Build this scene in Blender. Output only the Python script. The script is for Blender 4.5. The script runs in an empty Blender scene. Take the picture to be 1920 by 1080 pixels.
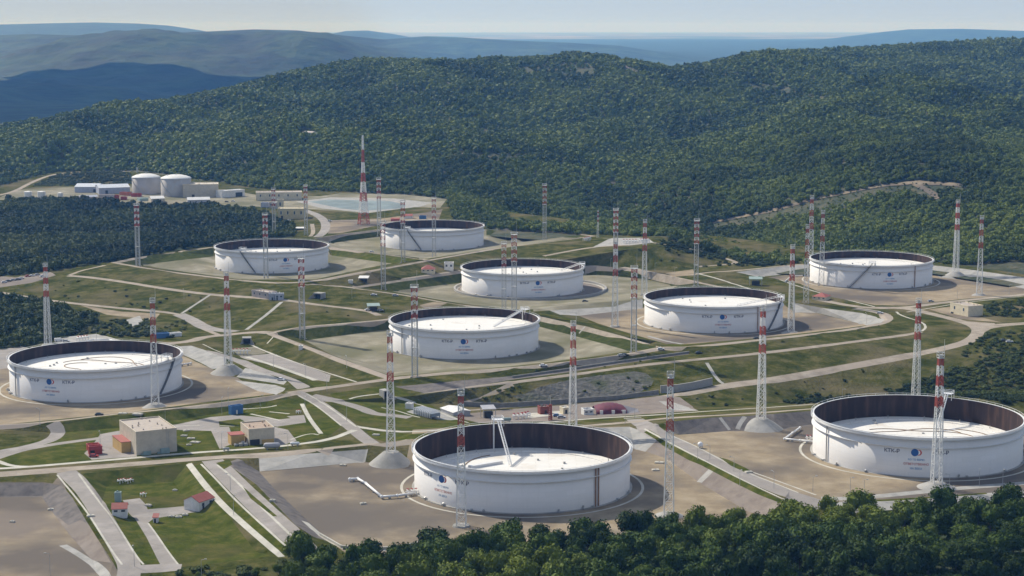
import bpy, bmesh, math, random
import numpy as np
from mathutils import Vector, Matrix, Quaternion
from mathutils.bvhtree import BVHTree
from mathutils.geometry import delaunay_2d_cdt

# ------------------------------------------------------------------ camera, sky, sun, exposure
scene = bpy.context.scene
COL = scene.collection
F = 3450.0                    # focal length in photograph pixels (1920 wide)
PITCH = math.atan(490 / F)
CAMZ = 198.5
cam_data = bpy.data.cameras.new("camera")
cam_data.sensor_width = 36.0
cam_data.lens = F / 1920 * 36
cam_data.clip_start = 1.0
cam_data.clip_end = 120000
cam = bpy.data.objects.new("camera", cam_data)
COL.objects.link(cam)
cam.location = (0, 0, CAMZ)
cam.rotation_euler = (math.pi / 2 - PITCH, 0, 0)
scene.camera = cam

SUN_EL = math.radians(41)
SUN_AZ = math.radians(-48)     # from +Y (away from the camera) towards -X (left)
sun_dir = Vector((math.sin(SUN_AZ) * math.cos(SUN_EL), math.cos(SUN_AZ) * math.cos(SUN_EL), math.sin(SUN_EL)))
world = bpy.data.worlds.new("World")
scene.world = world
world.use_nodes = True
wn = world.node_tree.nodes
bg = wn["Background"]
sky = wn.new("ShaderNodeTexSky")
sky.sky_type = 'NISHITA'
sky.sun_disc = False
sky.sun_elevation = SUN_EL
sky.sun_rotation = SUN_AZ
sky.altitude = 1500
sky.air_density = 0.8
sky.dust_density = 0.0
sky.ozone_density = 3.0
tint = wn.new('ShaderNodeMix'); tint.data_type = 'RGBA'; tint.inputs[0].default_value = .72   # thin pale veil of summer haze over the clear sky
tint.inputs[7].default_value = (4.3, 5.1, 6.8, 1)
world.node_tree.links.new(sky.outputs[0], tint.inputs[6])
world.node_tree.links.new(tint.outputs[2], bg.inputs[0])
bg.inputs[1].default_value = 0.095
sd = bpy.data.lights.new("sun", 'SUN')
sd.energy = 4.9
sd.angle = math.radians(0.5)
sd.color = (1.0, 0.94, 0.83)
sun = bpy.data.objects.new("sun", sd)
COL.objects.link(sun)
sun.rotation_euler = (-sun_dir).to_track_quat('-Z', 'Y').to_euler()
sun.location = (0, 0, 900)
scene.view_settings.view_transform = 'Standard'
scene.view_settings.look = 'None'
scene.view_settings.exposure = 0.08
scene.view_settings.gamma = 1.0
scene.cycles.max_bounces = 5
scene.cycles.diffuse_bounces = 3
scene.cycles.glossy_bounces = 2
scene.cycles.transparent_max_bounces = 6
scene.cycles.volume_bounces = 0
scene.cycles.use_denoising = True

# ------------------------------------------------------------------ projection helpers
CP, SP = math.cos(PITCH), math.sin(PITCH)
def ray(px, py):
    u = (px - 960) / F
    v = (py - 540) / F
    return Vector((u, CP - v * SP, -SP - v * CP))
def P(px, py, z):
    """world point where the sight line of a photograph pixel meets height z"""
    d = ray(px, py)
    t = (z - CAMZ) / d.z
    return Vector((d.x * t, d.y * t, z))
def pix(p):
    y, z = p[1], p[2] - CAMZ
    dep = y * CP - z * SP
    up = y * SP + z * CP
    return (960 + F * p[0] / dep, 540 - F * up / dep, dep)
def depth(p):
    return p[1] * CP - (p[2] - CAMZ) * SP

# ------------------------------------------------------------------ mesh helpers
class MB:
    def __init__(s):
        s.v, s.f, s.m = [], [], []
    def add(s, vs, fs, m=0):
        o = len(s.v)
        s.v.extend([tuple(x) for x in vs])
        for f in fs:
            s.f.append(tuple(i + o for i in f))
            s.m.append(m)
    def box(s, x0, y0, z0, x1, y1, z1, m=0):
        s.add([(x0, y0, z0), (x1, y0, z0), (x1, y1, z0), (x0, y1, z0), (x0, y0, z1), (x1, y0, z1), (x1, y1, z1), (x0, y1, z1)],
              [(3, 2, 1, 0), (4, 5, 6, 7), (0, 1, 5, 4), (1, 2, 6, 5), (2, 3, 7, 6), (3, 0, 4, 7)], m)
    def bar(s, a, b, w, m=0, n=4, w2=None):
        a, b = Vector(a), Vector(b)
        d = (b - a)
        if d.length < 1e-6: return
        d.normalize()
        up = Vector((0, 0, 1)) if abs(d.z) < .9 else Vector((1, 0, 0))
        p = d.cross(up).normalized(); q = d.cross(p)
        w2 = w if w2 is None else w2
        vs = []
        for c, r in ((a, w), (b, w2)):
            for k in range(n):
                t = 2 * math.pi * (k + .5) / n
                vs.append(c + (p * math.cos(t) + q * math.sin(t)) * r * .7071 * (1 if n == 4 else 1.414 / 2 * 1.0))
        fs = [(k, (k + 1) % n, n + (k + 1) % n, n + k) for k in range(n)]
        fs += [tuple(range(n))[::-1], tuple(range(n, 2 * n))]
        s.add(vs, fs, m)
    def tube(s, pts, r, m=0, n=8):
        for a, b in zip(pts, pts[1:]):
            s.bar(a, b, r * 1.414, m, n)
    def ring(s, prof, n=128, m=0, closed=True, c=(0, 0, 0), a0=0.0, a1=2 * math.pi):
        """revolve a profile [(r,z),...] round the z axis; closed = profile is a loop"""
        full = abs(a1 - a0 - 2 * math.pi) < 1e-6
        cnt = n if full else n + 1
        k = len(prof)
        vs = []
        for i in range(cnt):
            a = a0 + (a1 - a0) * i / n
            for (r, z) in prof:
                vs.append((c[0] + r * math.cos(a), c[1] + r * math.sin(a), c[2] + z))
        fs = []
        for i in range(n):
            j = (i + 1) % cnt
            for t in range(k if closed else k - 1):
                u = (t + 1) % k
                fs.append((i * k + t, j * k + t, j * k + u, i * k + u))
        s.add(vs, fs, m)
    def disc(s, r, z, n=96, m=0, c=(0, 0)):
        s.add([(c[0] + r * math.cos(2 * math.pi * i / n), c[1] + r * math.sin(2 * math.pi * i / n), z) for i in range(n)], [tuple(range(n))], m)
    def build(s, name, mats, parent=None, smooth=False):
        me = bpy.data.meshes.new(name)
        me.from_pydata(s.v, [], s.f)
        if not isinstance(mats, (list, tuple)): mats = [mats]
        for mm in mats: me.materials.append(mm)
        if len(mats) > 1: me.polygons.foreach_set("material_index", s.m)
        if smooth: me.polygons.foreach_set("use_smooth", [True] * len(s.f))
        me.update()
        o = bpy.data.objects.new(name, me)
        COL.objects.link(o)
        if parent: o.parent = parent
        return o
def tag(o, label=None, cat=None, group=None, kind=None):
    if label: o["label"] = label
    if cat: o["category"] = cat
    if group: o["group"] = group
    if kind: o["kind"] = kind
    return o
def thing(name, label, cat, loc=(0, 0, 0), rz=0, group=None, scale=1):
    o = bpy.data.objects.new(name, None)
    o.empty_display_size = 1
    COL.objects.link(o)
    o.location = loc
    o.rotation_euler = (0, 0, rz)
    o.scale = (scale, scale, scale)
    return tag(o, label, cat, group)
def copy_tree(o, parent=None):
    c = o.copy()
    COL.objects.link(c)
    if parent: c.parent = parent
    for ch in list(o.children): copy_tree(ch, c)
    return c

# ------------------------------------------------------------------ materials
def mat(name, cols, scale=.2, rough=.9, bump=0, bscale=None, detail=5, mix2=None, spec=.3, metal=0, stretch=None, lo=.35, hi=.65):
    """two or three colours broken up by noise in world space; optional second colour by a large scale noise"""
    m = bpy.data.materials.new(name)
    m.use_nodes = True
    nt = m.node_tree; N = nt.nodes; L = nt.links
    b = N["Principled BSDF"]
    b.inputs["Roughness"].default_value = rough
    b.inputs["Specular IOR Level"].default_value = spec
    b.inputs["Metallic"].default_value = metal
    g = N.new("ShaderNodeNewGeometry")
    vec = g.outputs["Position"]
    if stretch:
        mp = N.new("ShaderNodeVectorMath"); mp.operation = 'MULTIPLY'; mp.inputs[1].default_value = stretch
        L.new(vec, mp.inputs[0]); vec = mp.outputs[0]
    nz = N.new("ShaderNodeTexNoise"); nz.inputs["Scale"].default_value = scale; nz.inputs["Detail"].default_value = detail
    nz.inputs["Roughness"].default_value = .65
    L.new(vec, nz.inputs["Vector"])
    cr = N.new("ShaderNodeValToRGB")
    el = cr.color_ramp.elements
    n = len(cols)
    el[0].position = lo; el[0].color = (*cols[0], 1)
    el[1].position = hi; el[1].color = (*cols[-1], 1)
    for i in range(1, n - 1):
        e = el.new(lo + (hi - lo) * i / (n - 1)); e.color = (*cols[i], 1)
    L.new(nz.outputs[0], cr.inputs[0])
    out = cr.outputs[0]
    if mix2:
        col2, sc2, lo2, hi2 = mix2
        n2 = N.new("ShaderNodeTexNoise"); n2.inputs["Scale"].default_value = sc2; n2.inputs["Detail"].default_value = 4
        L.new(g.outputs["Position"], n2.inputs["Vector"])
        mr = N.new("ShaderNodeMapRange"); mr.inputs[1].default_value = lo2; mr.inputs[2].default_value = hi2
        L.new(n2.outputs[0], mr.inputs[0])
        mx = N.new("ShaderNodeMix"); mx.data_type = 'RGBA'
        L.new(mr.outputs[0], mx.inputs[0]); L.new(out, mx.inputs[6]); mx.inputs[7].default_value = (*col2, 1)
        out = mx.outputs[2]
    L.new(out, b.inputs["Base Color"])
    if bump:
        n3 = N.new("ShaderNodeTexNoise"); n3.inputs["Scale"].default_value = bscale or scale * 4; n3.inputs["Detail"].default_value = 6
        L.new(g.outputs["Position"], n3.inputs["Vector"])
        bp = N.new("ShaderNodeBump"); bp.inputs["Strength"].default_value = 1; bp.inputs["Distance"].default_value = bump
        L.new(n3.outputs[0], bp.inputs["Height"]); L.new(bp.outputs[0], b.inputs["Normal"])
    return m
def flat(name, c, rough=.6, var=.12, scale=.7, spec=.4, metal=0):
    return mat(name, [tuple(x * (1 - var) for x in c), tuple(min(1, x * (1 + var)) for x in c)], scale, rough, spec=spec, metal=metal)

M = {}
M['meadow'] = mat('rough_grass', [(.034, .044, .010), (.066, .071, .018), (.125, .112, .045)], .1, spec=0, rough=1, bump=1.0, bscale=.45, mix2=((.15, .125, .07), .022, .5, .7))
M['lawn'] = mat('mown_grass', [(.044, .058, .010), (.070, .082, .015), (.108, .104, .028)], .15, bump=.3, bscale=.8, spec=0, rough=1, mix2=((.105, .09, .038), .03, .52, .78))
M['gravel'] = mat('tan_gravel', [(.235, .185, .125), (.285, .23, .155), (.34, .28, .195)], .1, spec=.08, bump=.08, bscale=2, mix2=((.135, .115, .095), .017, .44, .62))
M['graygravel'] = mat('grey_pink_gravel', [(.18, .15, .13), (.23, .195, .165), (.27, .23, .195)], .12, spec=.08, bump=.08, bscale=2, mix2=((.19, .165, .145), .03, .45, .7))
M['darkgravel'] = mat('dark_crushed_stone', [(.11, .10, .095), (.155, .14, .13), (.19, .17, .155)], .2, spec=.08, bump=.12, bscale=2)
M['palegravel'] = mat('pale_gravel', [(.19, .17, .115), (.235, .215, .155), (.31, .285, .215)], .06, spec=.08, bump=.08, bscale=2, mix2=((.145, .14, .08), .022, .45, .66))
M['concrete'] = mat('weathered_concrete', [(.26, .255, .235), (.325, .315, .29), (.38, .365, .34)], .15, bump=.05, bscale=1.5)
M['kerb'] = mat('kerb_concrete', [(.38, .365, .31), (.45, .43, .37), (.53, .505, .44)], .12)
M['road'] = mat('grey_road', [(.23, .21, .19), (.28, .255, .23), (.33, .30, .275)], .12, mix2=((.26, .235, .21), .04, .45, .7))
M['dirtroad'] = mat('dusty_road', [(.25, .215, .17), (.32, .275, .22), (.39, .34, .275)], .12, spec=.08, mix2=((.33, .28, .23), .03, .45, .7))
M['shadegrass'] = mat('shade_toned_bank_grass', [(.034, .045, .012), (.054, .066, .018), (.08, .085, .028)], .2, spec=0, rough=1, bump=.6, bscale=.8, mix2=((.07, .062, .035), .03, .56, .8))  # inner bank grass, colour darkened to carry the shade of slopes facing the camera
M['rock'] = mat('grey_rock', [(.05, .052, .045), (.09, .088, .08), (.145, .138, .125)], .3, bump=1.6, bscale=.4, mix2=((.05, .06, .025), .05, .5, .68))
M['forestfloor'] = mat('forest_floor', [(.022, .034, .014), (.04, .055, .022), (.05, .06, .025)], .05, spec=.08, bump=.6, bscale=.3, mix2=((.07, .065, .035), .008, .6, .8))
M['water'] = flat('pond_water', (.19, .235, .225), rough=.5, var=.3, scale=.03, spec=.4)
# ------------------------------------------------------------------ ground: breaklines (photo x, photo y, height) -> surveyed surface
TANKS = [  # key, rim left, rim right, back, front (px), roof drop, logo azimuth, base z
    ('t1', 772, 1186, 793, 885, 12.0, -45), ('t2', 1523, 1918, 741, 821, 11.0, 0), ('t3', 18, 341, 640, 693, 7.0, -31),
    ('t4', 728, 1013, 576, 621, 5.8, 0), ('t5', 1206, 1470, 537.5, 576.5, 6.2, 8), ('t6', 863, 1096, 484.5, 515.5, 6.3, 15),
    ('t7', 1518, 1749, 470, 499, 6.0, 18), ('t8', 402, 617, 448, 473, 7.6, 14), ('t9', 713, 909, 412, 433.5, 8.0, None)]
RT = 47.5; HT = 17.5
TK = {}
for (k, xl, xr, yb, yf, drop, az) in TANKS:
    dep = F * 2 * RT / (xr - xl)
    px, py = (xl + xr) / 2, (yb + yf) / 2
    py -= (py - 50) * (RT / dep) ** 2
    c = ray(px, py) * dep
    z = CAMZ + c.z - HT
    TK[k] = dict(c=Vector((c.x, c.y, z)), drop=drop, az=az)
PADZ = {k: v['c'].z for k, v in TK.items()}
p1, p2, p3, p4, p5, p6, p7, p8, p9 = [PADZ['t%d' % i] for i in range(1, 10)]

CTRL = [
 [(-60,905,4),(82,904,4),(115,909,4),(135,932,4),(165,982,3.5),(212,1057,3)],
 [(-60,932,0),(80,930,0),(100,960,0),(130,1000,0),(175,1052,0),(190,1120,0)],
 [(-60,1130,0),(100,1130,0)],
 [(156,888,5.4),(190,945,4.3),(225,1000,3.5),(262,1052,3)],
 [(156,888,5.4),(352,868,5.6),(395,922,5),(440,968,4),(515,1042,3)],
 [(200,912,1),(325,903,1),(355,945,1),(400,990,1),(465,1035,1.5)],
 [(235,970,1.5),(285,1040,2.5),(330,1062,2.5)],
 [(-60,892,5),(120,880,5),(350,862,5),(420,857,5.5),(560,848,6),(690,835,p1+6),(770,824,p1+6)],
 [(430,868,p1+5),(485,912,p1+5),(560,990,p1+4),(590,1015,p1+2)],
 [(486,886,p1),(520,922,p1),(600,998,p1)],
 [(486,886,p1),(680,867,p1),(770,875,p1)],
 [(487,858,p1+2.8),(690,843,p1+3)],
 [(600,998,p1),(640,1028,p1),(720,1031,p1),(800,1016,p1),(1100,985,p1)],
 [(1192,845,p1),(1250,862,p1),(1310,905,p1),(1400,960,p1)],
 [(1120,803,p1+5.5),(1180,800,p1+5.5),(1237,820,p1+6),(1320,864,p1+6),(1465,943,p1+5.5)],
 [(1262,818,p2+1),(1350,863,p2+1),(1480,921,p2+.5)],
 [(1228,797,p2+3),(1262,790,p2+5),(1340,782.5,p2+5),(1395,780.5,p2+5),(1450,776,p2+5),(1525,770,p2+5),(1700,757,p2+5),(1980,752,p2+5)],
 [(1275,815,p2),(1370,808,p2),(1460,808,p2),(1480,801,p2),(1523,796,p2)],
 [(1480,930,p2),(1590,942,p2),(1980,920,p2)],
 [(1960,790,p2),(1990,850,p2)],
 [(1300,766,1),(1440,757,-4),(1525,752,-6),(1700,742,-6),(1990,735,-6)],
 [(671,800,5),(770,810,6),(870,803,4),(1027,792,3),(1110,784,3),(1240,777,3.5),(1310,772,5)],
 [(800,757,-1),(940,763,-3),(1160,747,-2),(1235,738,0)],
 [(900,786,-1)],[(1150,771,-2)],
 [(780,742,3),(870,728,5),(960,716,6),(1100,698,6.5),(1210,682,7),(1422,662,9),(1560,645,9.5),(1700,627,8.5),(1733,620,8)],
 [(545,735,6.5),(600,727,6.5),(735,708,6.5),(850,697,8.5),(960,689,9.5),(1060,679,10),(1175,664,10),(1237,652,10.5),(1292,650,11),(1410,638,11.5),(1540,624,11),(1627,612,9.5),(1665,600,7.5),(1657,590,6.5)],
 [(960,709,5.8),(1160,680,6.5),(1292,662,8.2)],
 [(565,636,p4),(640,630,p4),(730,618,p4)],
 [(1010,612,p4),(1085,632,p4),(1180,657,p4)],
 [(575,641,p4),(640,664,p4),(740,698,p4),(850,690,p4),(960,683,p4),(1060,673,p4),(1180,657,p4)],
 [(512,626,5),(560,614,6),(650,607,6.3),(730,600,6.3),(800,590,6)],
 [(512,626,5),(600,660,6),(735,708,6.5)],
 [(985,587,5.5),(1060,605,6),(1097,612,6.5),(1172,632,8),(1237,650,10.3)],
 [(467,645,1.5),(500,660,1),(550,677,1),(620,700,2.5),(668,716,4)],
 [(450,670,1)],[(583,713,3)],
 [(300,642,5),(358,647,5),(405,662,5),(450,675,4.5),(540,715,4.5)],
 [(345,668,p3),(398,692,p3),(443,707,p3),(483,733,p3)],
 [(-60,801,5),(107,791,5.5),(235,778.5,6),(400,757,6.5),(540,738,6.5)],
 [(110,812,1.5),(235,801,2),(330,788,2.5),(470,765,3),(620,752,4)],
 [(-60,792,p3),(0,786,p3),(200,769,p3),(400,749,p3),(483,733,p3)],
 [(-60,690,p3),(15,690,p3)],
 [(-60,668,3),(60,652,3),(180,640,4),(300,642,5)],
 [(0,850,4),(240,832,3.5),(440,826,4),(600,810,5)],
 [(-60,543,1),(85,565,0),(225,580,0),(330,588,0),(352,597,0),(378,616,1),(420,628,3)],
 [(128,516,5.5),(230,528,6),(300,540,7),(390,552,7.5),(470,557,8),(540,563,8.5),(600,572,8.5),(690,582,8),(720,590,7)],
 [(215,492,9),(300,507,10),(400,519,11),(450,526,11.5),(560,533,12),(640,536,11),(700,545,10),(760,553,8.5),(860,572,7),(985,587,5.5)],
 [(280,499,p8),(400,512,p8),(520,519,p8),(600,515,p8),(680,503,p8)],
 [(270,489,p8),(400,479,p8)],
 [(215,492,9),(260,482,7.5),(330,472,7.3),(400,464,7.3)],
 [(560,533,12),(690,508,13),(800,488,13.5),(920,467,12.5),(1060,450,11),(1115,442,10)],
 [(618,463,7),(700,475,8.5),(800,488,13.5)],
 [(620,478,p8),(735,494,p8)],
 [(605,457,p9),(712,444,p9)],
 [(660,467,p9),(740,475,p9),(800,482,p9),(920,461,p9),(1050,447,p9)],
 [(910,441,p9),(1000,443,p9),(1070,445,p9)],
 [(590,447,8),(640,439,8),(712,430,8),(800,427,8),(910,430,8),(960,432,6.5),(1035,435,6.6),(1092,440,8)],
 [(660,538,7.5),(760,523,7),(865,508,6.8),(970,499,6),(1097,501,5.3),(1150,501,5.2),(1200,506,5.2),(1247,516,5.5),(1310,530,5.5),(1390,545,5.5)],
 [(735,545,p6),(865,530,p6)],
 [(1100,515,p6),(1150,517,p6),(1210,523,p6),(1270,537,p6)],
 [(770,549,p6),(865,565,p6),(960,577,p6)],
 [(1017,577,5),(1090,570,5),(1205,561,5)],
 [(1085,592,p5),(1205,578,p5)],
 [(1140,556,p6)],[(1190,545,p6)],
 [(1120,606,p5),(1180,624,p5),(1230,640,p5),(1292,642,p5),(1440,629,p5),(1540,618,p5),(1625,609,p5)],
 [(1490,586,p5),(1530,587,p5),(1600,603,p5)],
 [(1485,567,5),(1540,577,5),(1615,587,5),(1657,590,5)],
 [(1480,542,p7+1),(1560,560,p7+1),(1700,573,p7+1.5),(1920,549,p7+1),(1990,545,p7+1)],
 [(1500,530,p7),(1600,552,p7),(1700,557,p7),(1850,545,p7),(1980,538,p7)],
 [(1750,497,p7+5),(1830,507,p7+5),(1920,520,p7+5),(1990,528,p7+5)],
 [(1747,512,p7),(1812,525,p7),(1850,527,p7),(1920,541,p7)],
 [(1380,510,p7+4),(1480,498,p7+4),(1517,496,p7+4)],
 [(1420,519,p7),(1480,513,p7),(1517,511,p7)],
 [(1070,485,12),(1180,467,18),(1240,461,19),(1285,475,13)],
 [(1095,497,6.5),(1205,502,6.5),(1285,506,6)],
 [(1150,448,15)],[(1220,448,15)],[(1300,470,9),(1370,490,8),(1430,495,7)],
 [(-60,530,3),(0,525,3),(60,515,4),(128,508,5)],
 [(-60,650,0),(-60,560,0)],[(100,600,0)],[(150,620,2)],[(0,600,0)],
 [(-60,375,6),(0,372,6),(120,374,6),(230,384,6),(400,388,6),(480,387,6),(590,392,6),(690,399,6)],
 [(612,420,5),(598,442,6)],[(640,420,5),(715,415,6),(820,412,7)],
 [(0,450,-3),(200,430,-3),(400,430,0),(540,440,2)],[(0,500,2),(200,470,2)],
 [(1270,740,1),(1365,722,1),(1440,714,2),(1565,692,3),(1715,665,5),(1802,646,6.5),(1833,630,7),(1836,615,7),(1802,602,6.5),(1740,587,6)],
 [(1865,610,7.5),(1990,604,8)],[(1990,690,3)],[(1990,640,6)],
]
BACK = [(-260,372,6),(0,345,7),(100,321,9),(250,317,10),(400,340,9),(480,352,8),(640,358,8),(760,362,8),(838,371,8),(850,412,8),(920,426,8),(1020,433,8),(1110,438,9),(1250,443,14),(1310,466,9),(1420,489,7),(1520,493,8),(1760,491,8),(1920,514,8),(2140,535,8)]
FOOT = [(150,1135,0),(345,1068,2.5),(480,1052,3),(560,1046,3),(640,1060,p1),(720,1055,p1-1),(800,1045,p1-1),(950,1026,p1-1),(1100,1012,p1-1),(1300,1000,p1),(1430,990,p1),(1520,976,p1+1),(1700,968,p2-3),(1920,960,p2-2),(2100,956,p2-2)]
cv, ce, cz = [], [], []
def addline(pts):
    o = len(cv)
    for w in pts:
        cv.append((w[0], w[1])); cz.append(w[2])
    for i in range(len(pts) - 1): ce.append((o + i, o + i + 1))
for line in CTRL: addline([P(*q) for q in line])
backw = [P(*q) for q in BACK]
addline(backw)
footw = [P(*q) for q in FOOT]
addline(footw)
for dy, dz in ((-60, 4), (-130, 11), (-260, 28)):
    addline([(w.x * (1 + dy / 2600), w.y + dy, w.z + dz + 2 * math.sin(w.x * .05 + dy)) for w in footw])
for (x, y, z) in ((-330, 560, 0), (-330, 700, 0), (-460, 1000, 0), (-480, 800, 0), (330, 900, 5), (380, 640, 8), (500, 1250, 5), (-520, 1300, 0), (-700, 1700, 2)):
    cv.append((x, y)); cz.append(z)
# pads are level round every tank
for k, t in TK.items():
    pass
def cdt(verts, edges):
    r = delaunay_2d_cdt([Vector(v) for v in verts], edges, [], 0, 1e-3, True)
    return r
def seg_z(p, V, E, Z):
    best, bz = 1e18, 0
    for a, b in E:
        ax, ay = V[a]; bx, by = V[b]
        dx, dy = bx - ax, by - ay
        t = max(0, min(1, ((p[0] - ax) * dx + (p[1] - ay) * dy) / (dx * dx + dy * dy + 1e-12)))
        d = (ax + t * dx - p[0]) ** 2 + (ay + t * dy - p[1]) ** 2
        if d < best: best, bz = d, Z[a] + t * (Z[b] - Z[a])
    return bz
ov, oe, of, iv, ie, iff = cdt(cv, ce)
tz = []
for i, v in enumerate(ov):
    tz.append(cz[iv[i][0]] if iv[i] else seg_z(v, cv, ce, cz))
tin_v = [Vector((v[0], v[1], z)) for v, z in zip(ov, tz)]
BVH = BVHTree.FromPolygons(tin_v, [tuple(f) for f in of])
def H(x, y):
    h = BVH.ray_cast(Vector((x, y, 2000)), Vector((0, 0, -1)))
    return h[0].z if h[0] else 0.0
CAMP = Vector((0, 0, CAMZ))
def G(px, py):
    h = BVH.ray_cast(CAMP, ray(px, py))
    return h[0].copy() if h[0] else P(px, py, 0)

# surface classes -----------------------------------------------------------------
POLY = []   # (class, world xy polygon)
def dens(pts, step=14, closed=True):
    out = []
    n = len(pts)
    for i in range(n if closed else n - 1):
        a, b = pts[i], pts[(i + 1) % n]
        k = max(1, int(math.hypot(a[0] - b[0], a[1] - b[1]) / step))
        for j in range(k): out.append((a[0] + (b[0] - a[0]) * j / k, a[1] + (b[1] - a[1]) * j / k))
    if not closed: out.append(pts[-1])
    return out
def smooth_line(pts, it=2):
    for _ in range(it):
        o = [pts[0]]
        for a, b in zip(pts, pts[1:]):
            o.append((a[0] * .75 + b[0] * .25, a[1] * .75 + b[1] * .25)); o.append((a[0] * .25 + b[0] * .75, a[1] * .25 + b[1] * .75))
        o.append(pts[-1]); pts = o
    return pts
def poly(cls, *pts):
    POLY.append((cls, [(w.x, w.y) for w in (G(*q) for q in dens(list(pts)))]))
def strip_xy(pts, w):
    ws = [G(*q).xy for q in dens(smooth_line(list(pts)), 10, False)]
    cl = [ws[0]]
    for q in ws[1:]:
        if (q - cl[-1]).length > 1.5: cl.append(q)
    L, R = [], []
    for i, q in enumerate(cl):
        d = (cl[min(i + 1, len(cl) - 1)] - cl[max(i - 1, 0)])
        if d.length < 1e-6: continue
        d.normalize(); n = Vector((-d.y, d.x))
        L.append(tuple(q + n * w / 2)); R.append(tuple(q - n * w / 2))
    return L + R[::-1]
def strip(cls, w, *pts):
    POLY.append((cls, strip_xy(pts, w)))
def circ(cls, k, r, r0=None, off=(0, 0)):
    c = TK[k]['c']
    POLY.append((cls, [(c.x + off[0] + r * math.cos(a * math.pi / 32), c.y + off[1] + r * math.sin(a * math.pi / 32)) for a in range(64)]))

# --- forest floor
poly('forestfloor', (150,1180),(345,1072),(480,1054),(560,1046),(640,1060),(720,1055),(800,1045),(950,1026),(1100,1012),(1300,1000),(1430,990),(1520,976),(1700,968),(1920,960),(2080,956),(2080,1300),(150,1300))
poly('meadow', (150,1135),(345,1068),(480,1052),(540,1048),(545,1120),(150,1180))
poly('forestfloor', (-60,378),(120,376),(200,374),(230,386),(395,389),(430,392),(500,402),(550,430),(555,443),(480,452),(400,461),(330,470),(215,490),(60,513),(-60,524))
poly('forestfloor', (-60,560),(0,560),(85,570),(180,603),(140,630),(60,648),(-60,664))
# --- left front
poly('gravel', (-60,904),(82,904),(115,909),(135,932),(165,982),(215,1060),(250,1130),(-60,1130))
poly('darkgravel', (-60,906),(82,906),(115,910),(135,932),(165,982),(208,1055),(172,1050),(128,1000),(98,960),(78,931),(-60,932))
poly('graygravel', (98,960),(128,1000),(172,1050),(208,1055),(165,982),(150,975),(128,985))
poly('lawn', (156,888),(352,868),(395,922),(415,950),(480,1035),(512,1042),(400,1056),(335,1064),(265,1062),(225,1005),(190,945))
poly('lawn', (140,932),(152,930),(190,985),(175,985))
poly('lawn', (203,1037),(220,1037),(232,1060),(222,1062))
poly('road', (230,938),(262,934),(277,955),(357,948),(367,960),(288,972),(278,980),(295,1003),(315,1033),(335,1060),(302,1062),(275,1008),(253,972),(240,960))
strip('kerb', .7, (278,981),(295,1004),(315,1034),(336,1061))
strip('concrete', 3.2, (118,1022),(150,1040),(190,1068),(205,1090))
strip('road', 8.5, (124,884),(158,915),(185,955),(210,1000),(233,1040),(244,1062),(240,1085))
strip('kerb', .8, (147,888),(176,928),(212,973),(236,1011),(258,1046),(270,1059))
strip('kerb', .8, (107,890),(140,930),(165,962),(190,1002),(212,1036),(230,1060))
strip('road', 8, (236,1068),(290,1066),(340,1063))
strip('road', 9.5, (398,863),(425,890),(470,935),(530,990),(580,1034))
strip('lawn', 4.5, (371,872),(400,903),(440,950),(545,1040))
strip('kerb', .9, (377,870),(405,898),(445,942),(552,1038))
strip('kerb', 2.6, (354,869),(397,925),(440,968),(528,1044))
strip('kerb', 1.0, (408,872),(428,888),(470,928),(500,960),(545,1003))
# --- T1 yard
poly('gravel', (440,866),(485,884),(680,866),(760,872),(775,800),(1180,800),(1235,822),(1320,866),(1465,945),(1440,985),(1100,1014),(800,1030),(720,1038),(650,1038),(572,985),(520,930))
poly('darkgravel', (425,869),(445,860),(486,884),(520,922),(600,998),(615,1015),(585,1005),(555,985),(480,908))
poly('lawn', (405,868),(430,862),(436,872),(420,880))
poly('lawn', (455,912),(470,925),(520,968),(512,968),(470,935))
poly('concrete', (485,858),(690,842),(685,866),(487,884))
poly('concrete', (1110,803),(1180,800),(1237,820),(1210,847),(1190,842))
poly('graygravel', (1237,820),(1320,866),(1465,945),(1440,968),(1400,958),(1310,904),(1250,860),(1212,847))
poly('concrete', (1340,868),(1348,874),(1316,905),(1306,903))
strip('kerb', 3.0, (572,978),(600,1003),(640,1027),(680,1033),(740,1030),(790,1024))
# --- T2 yard
poly('gravel', (1255,812),(1280,815),(1370,808),(1480,803),(1525,790),(1700,770),(1920,775),(1990,800),(1990,925),(1700,948),(1590,955),(1500,950),(1350,862))
poly('darkgravel', (1226,798),(1262,790),(1340,782.5),(1395,780.5),(1450,776),(1525,770),(1525,797),(1480,803),(1460,808),(1370,808),(1275,815),(1256,812))
strip('concrete', 1.6, (1350,783),(1368,806))
strip('concrete', 2.2, (1397,781),(1387,794),(1382,807))
poly('lawn', (1222,800),(1240,794),(1250,797),(1248,812),(1238,810))
strip('road', 9, (1185,783),(1215,801),(1262,826),(1350,868),(1440,912),(1540,950))
strip('lawn', 2.6, (1212,808),(1300,858),(1400,910),(1475,945))
strip('kerb', .9, (1208,804),(1300,853),(1400,904),(1480,941))
strip('kerb', .9, (1262,818),(1300,834),(1345,858),(1372,872),(1440,895),(1530,928))
strip('kerb', .8, (1352,858),(1395,884),(1450,905),(1500,925))
poly('lawn', (1348,857),(1366,862),(1400,878),(1412,886),(1396,885),(1370,873))
strip('concrete', 5, (1540,935),(1600,935),(1700,925),(1800,915),(1960,903))
strip('concrete', 9, (1560,952),(1700,945),(1820,935),(1990,922))
strip('lawn', 2, (1600,940),(1700,936),(1850,925))
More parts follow.
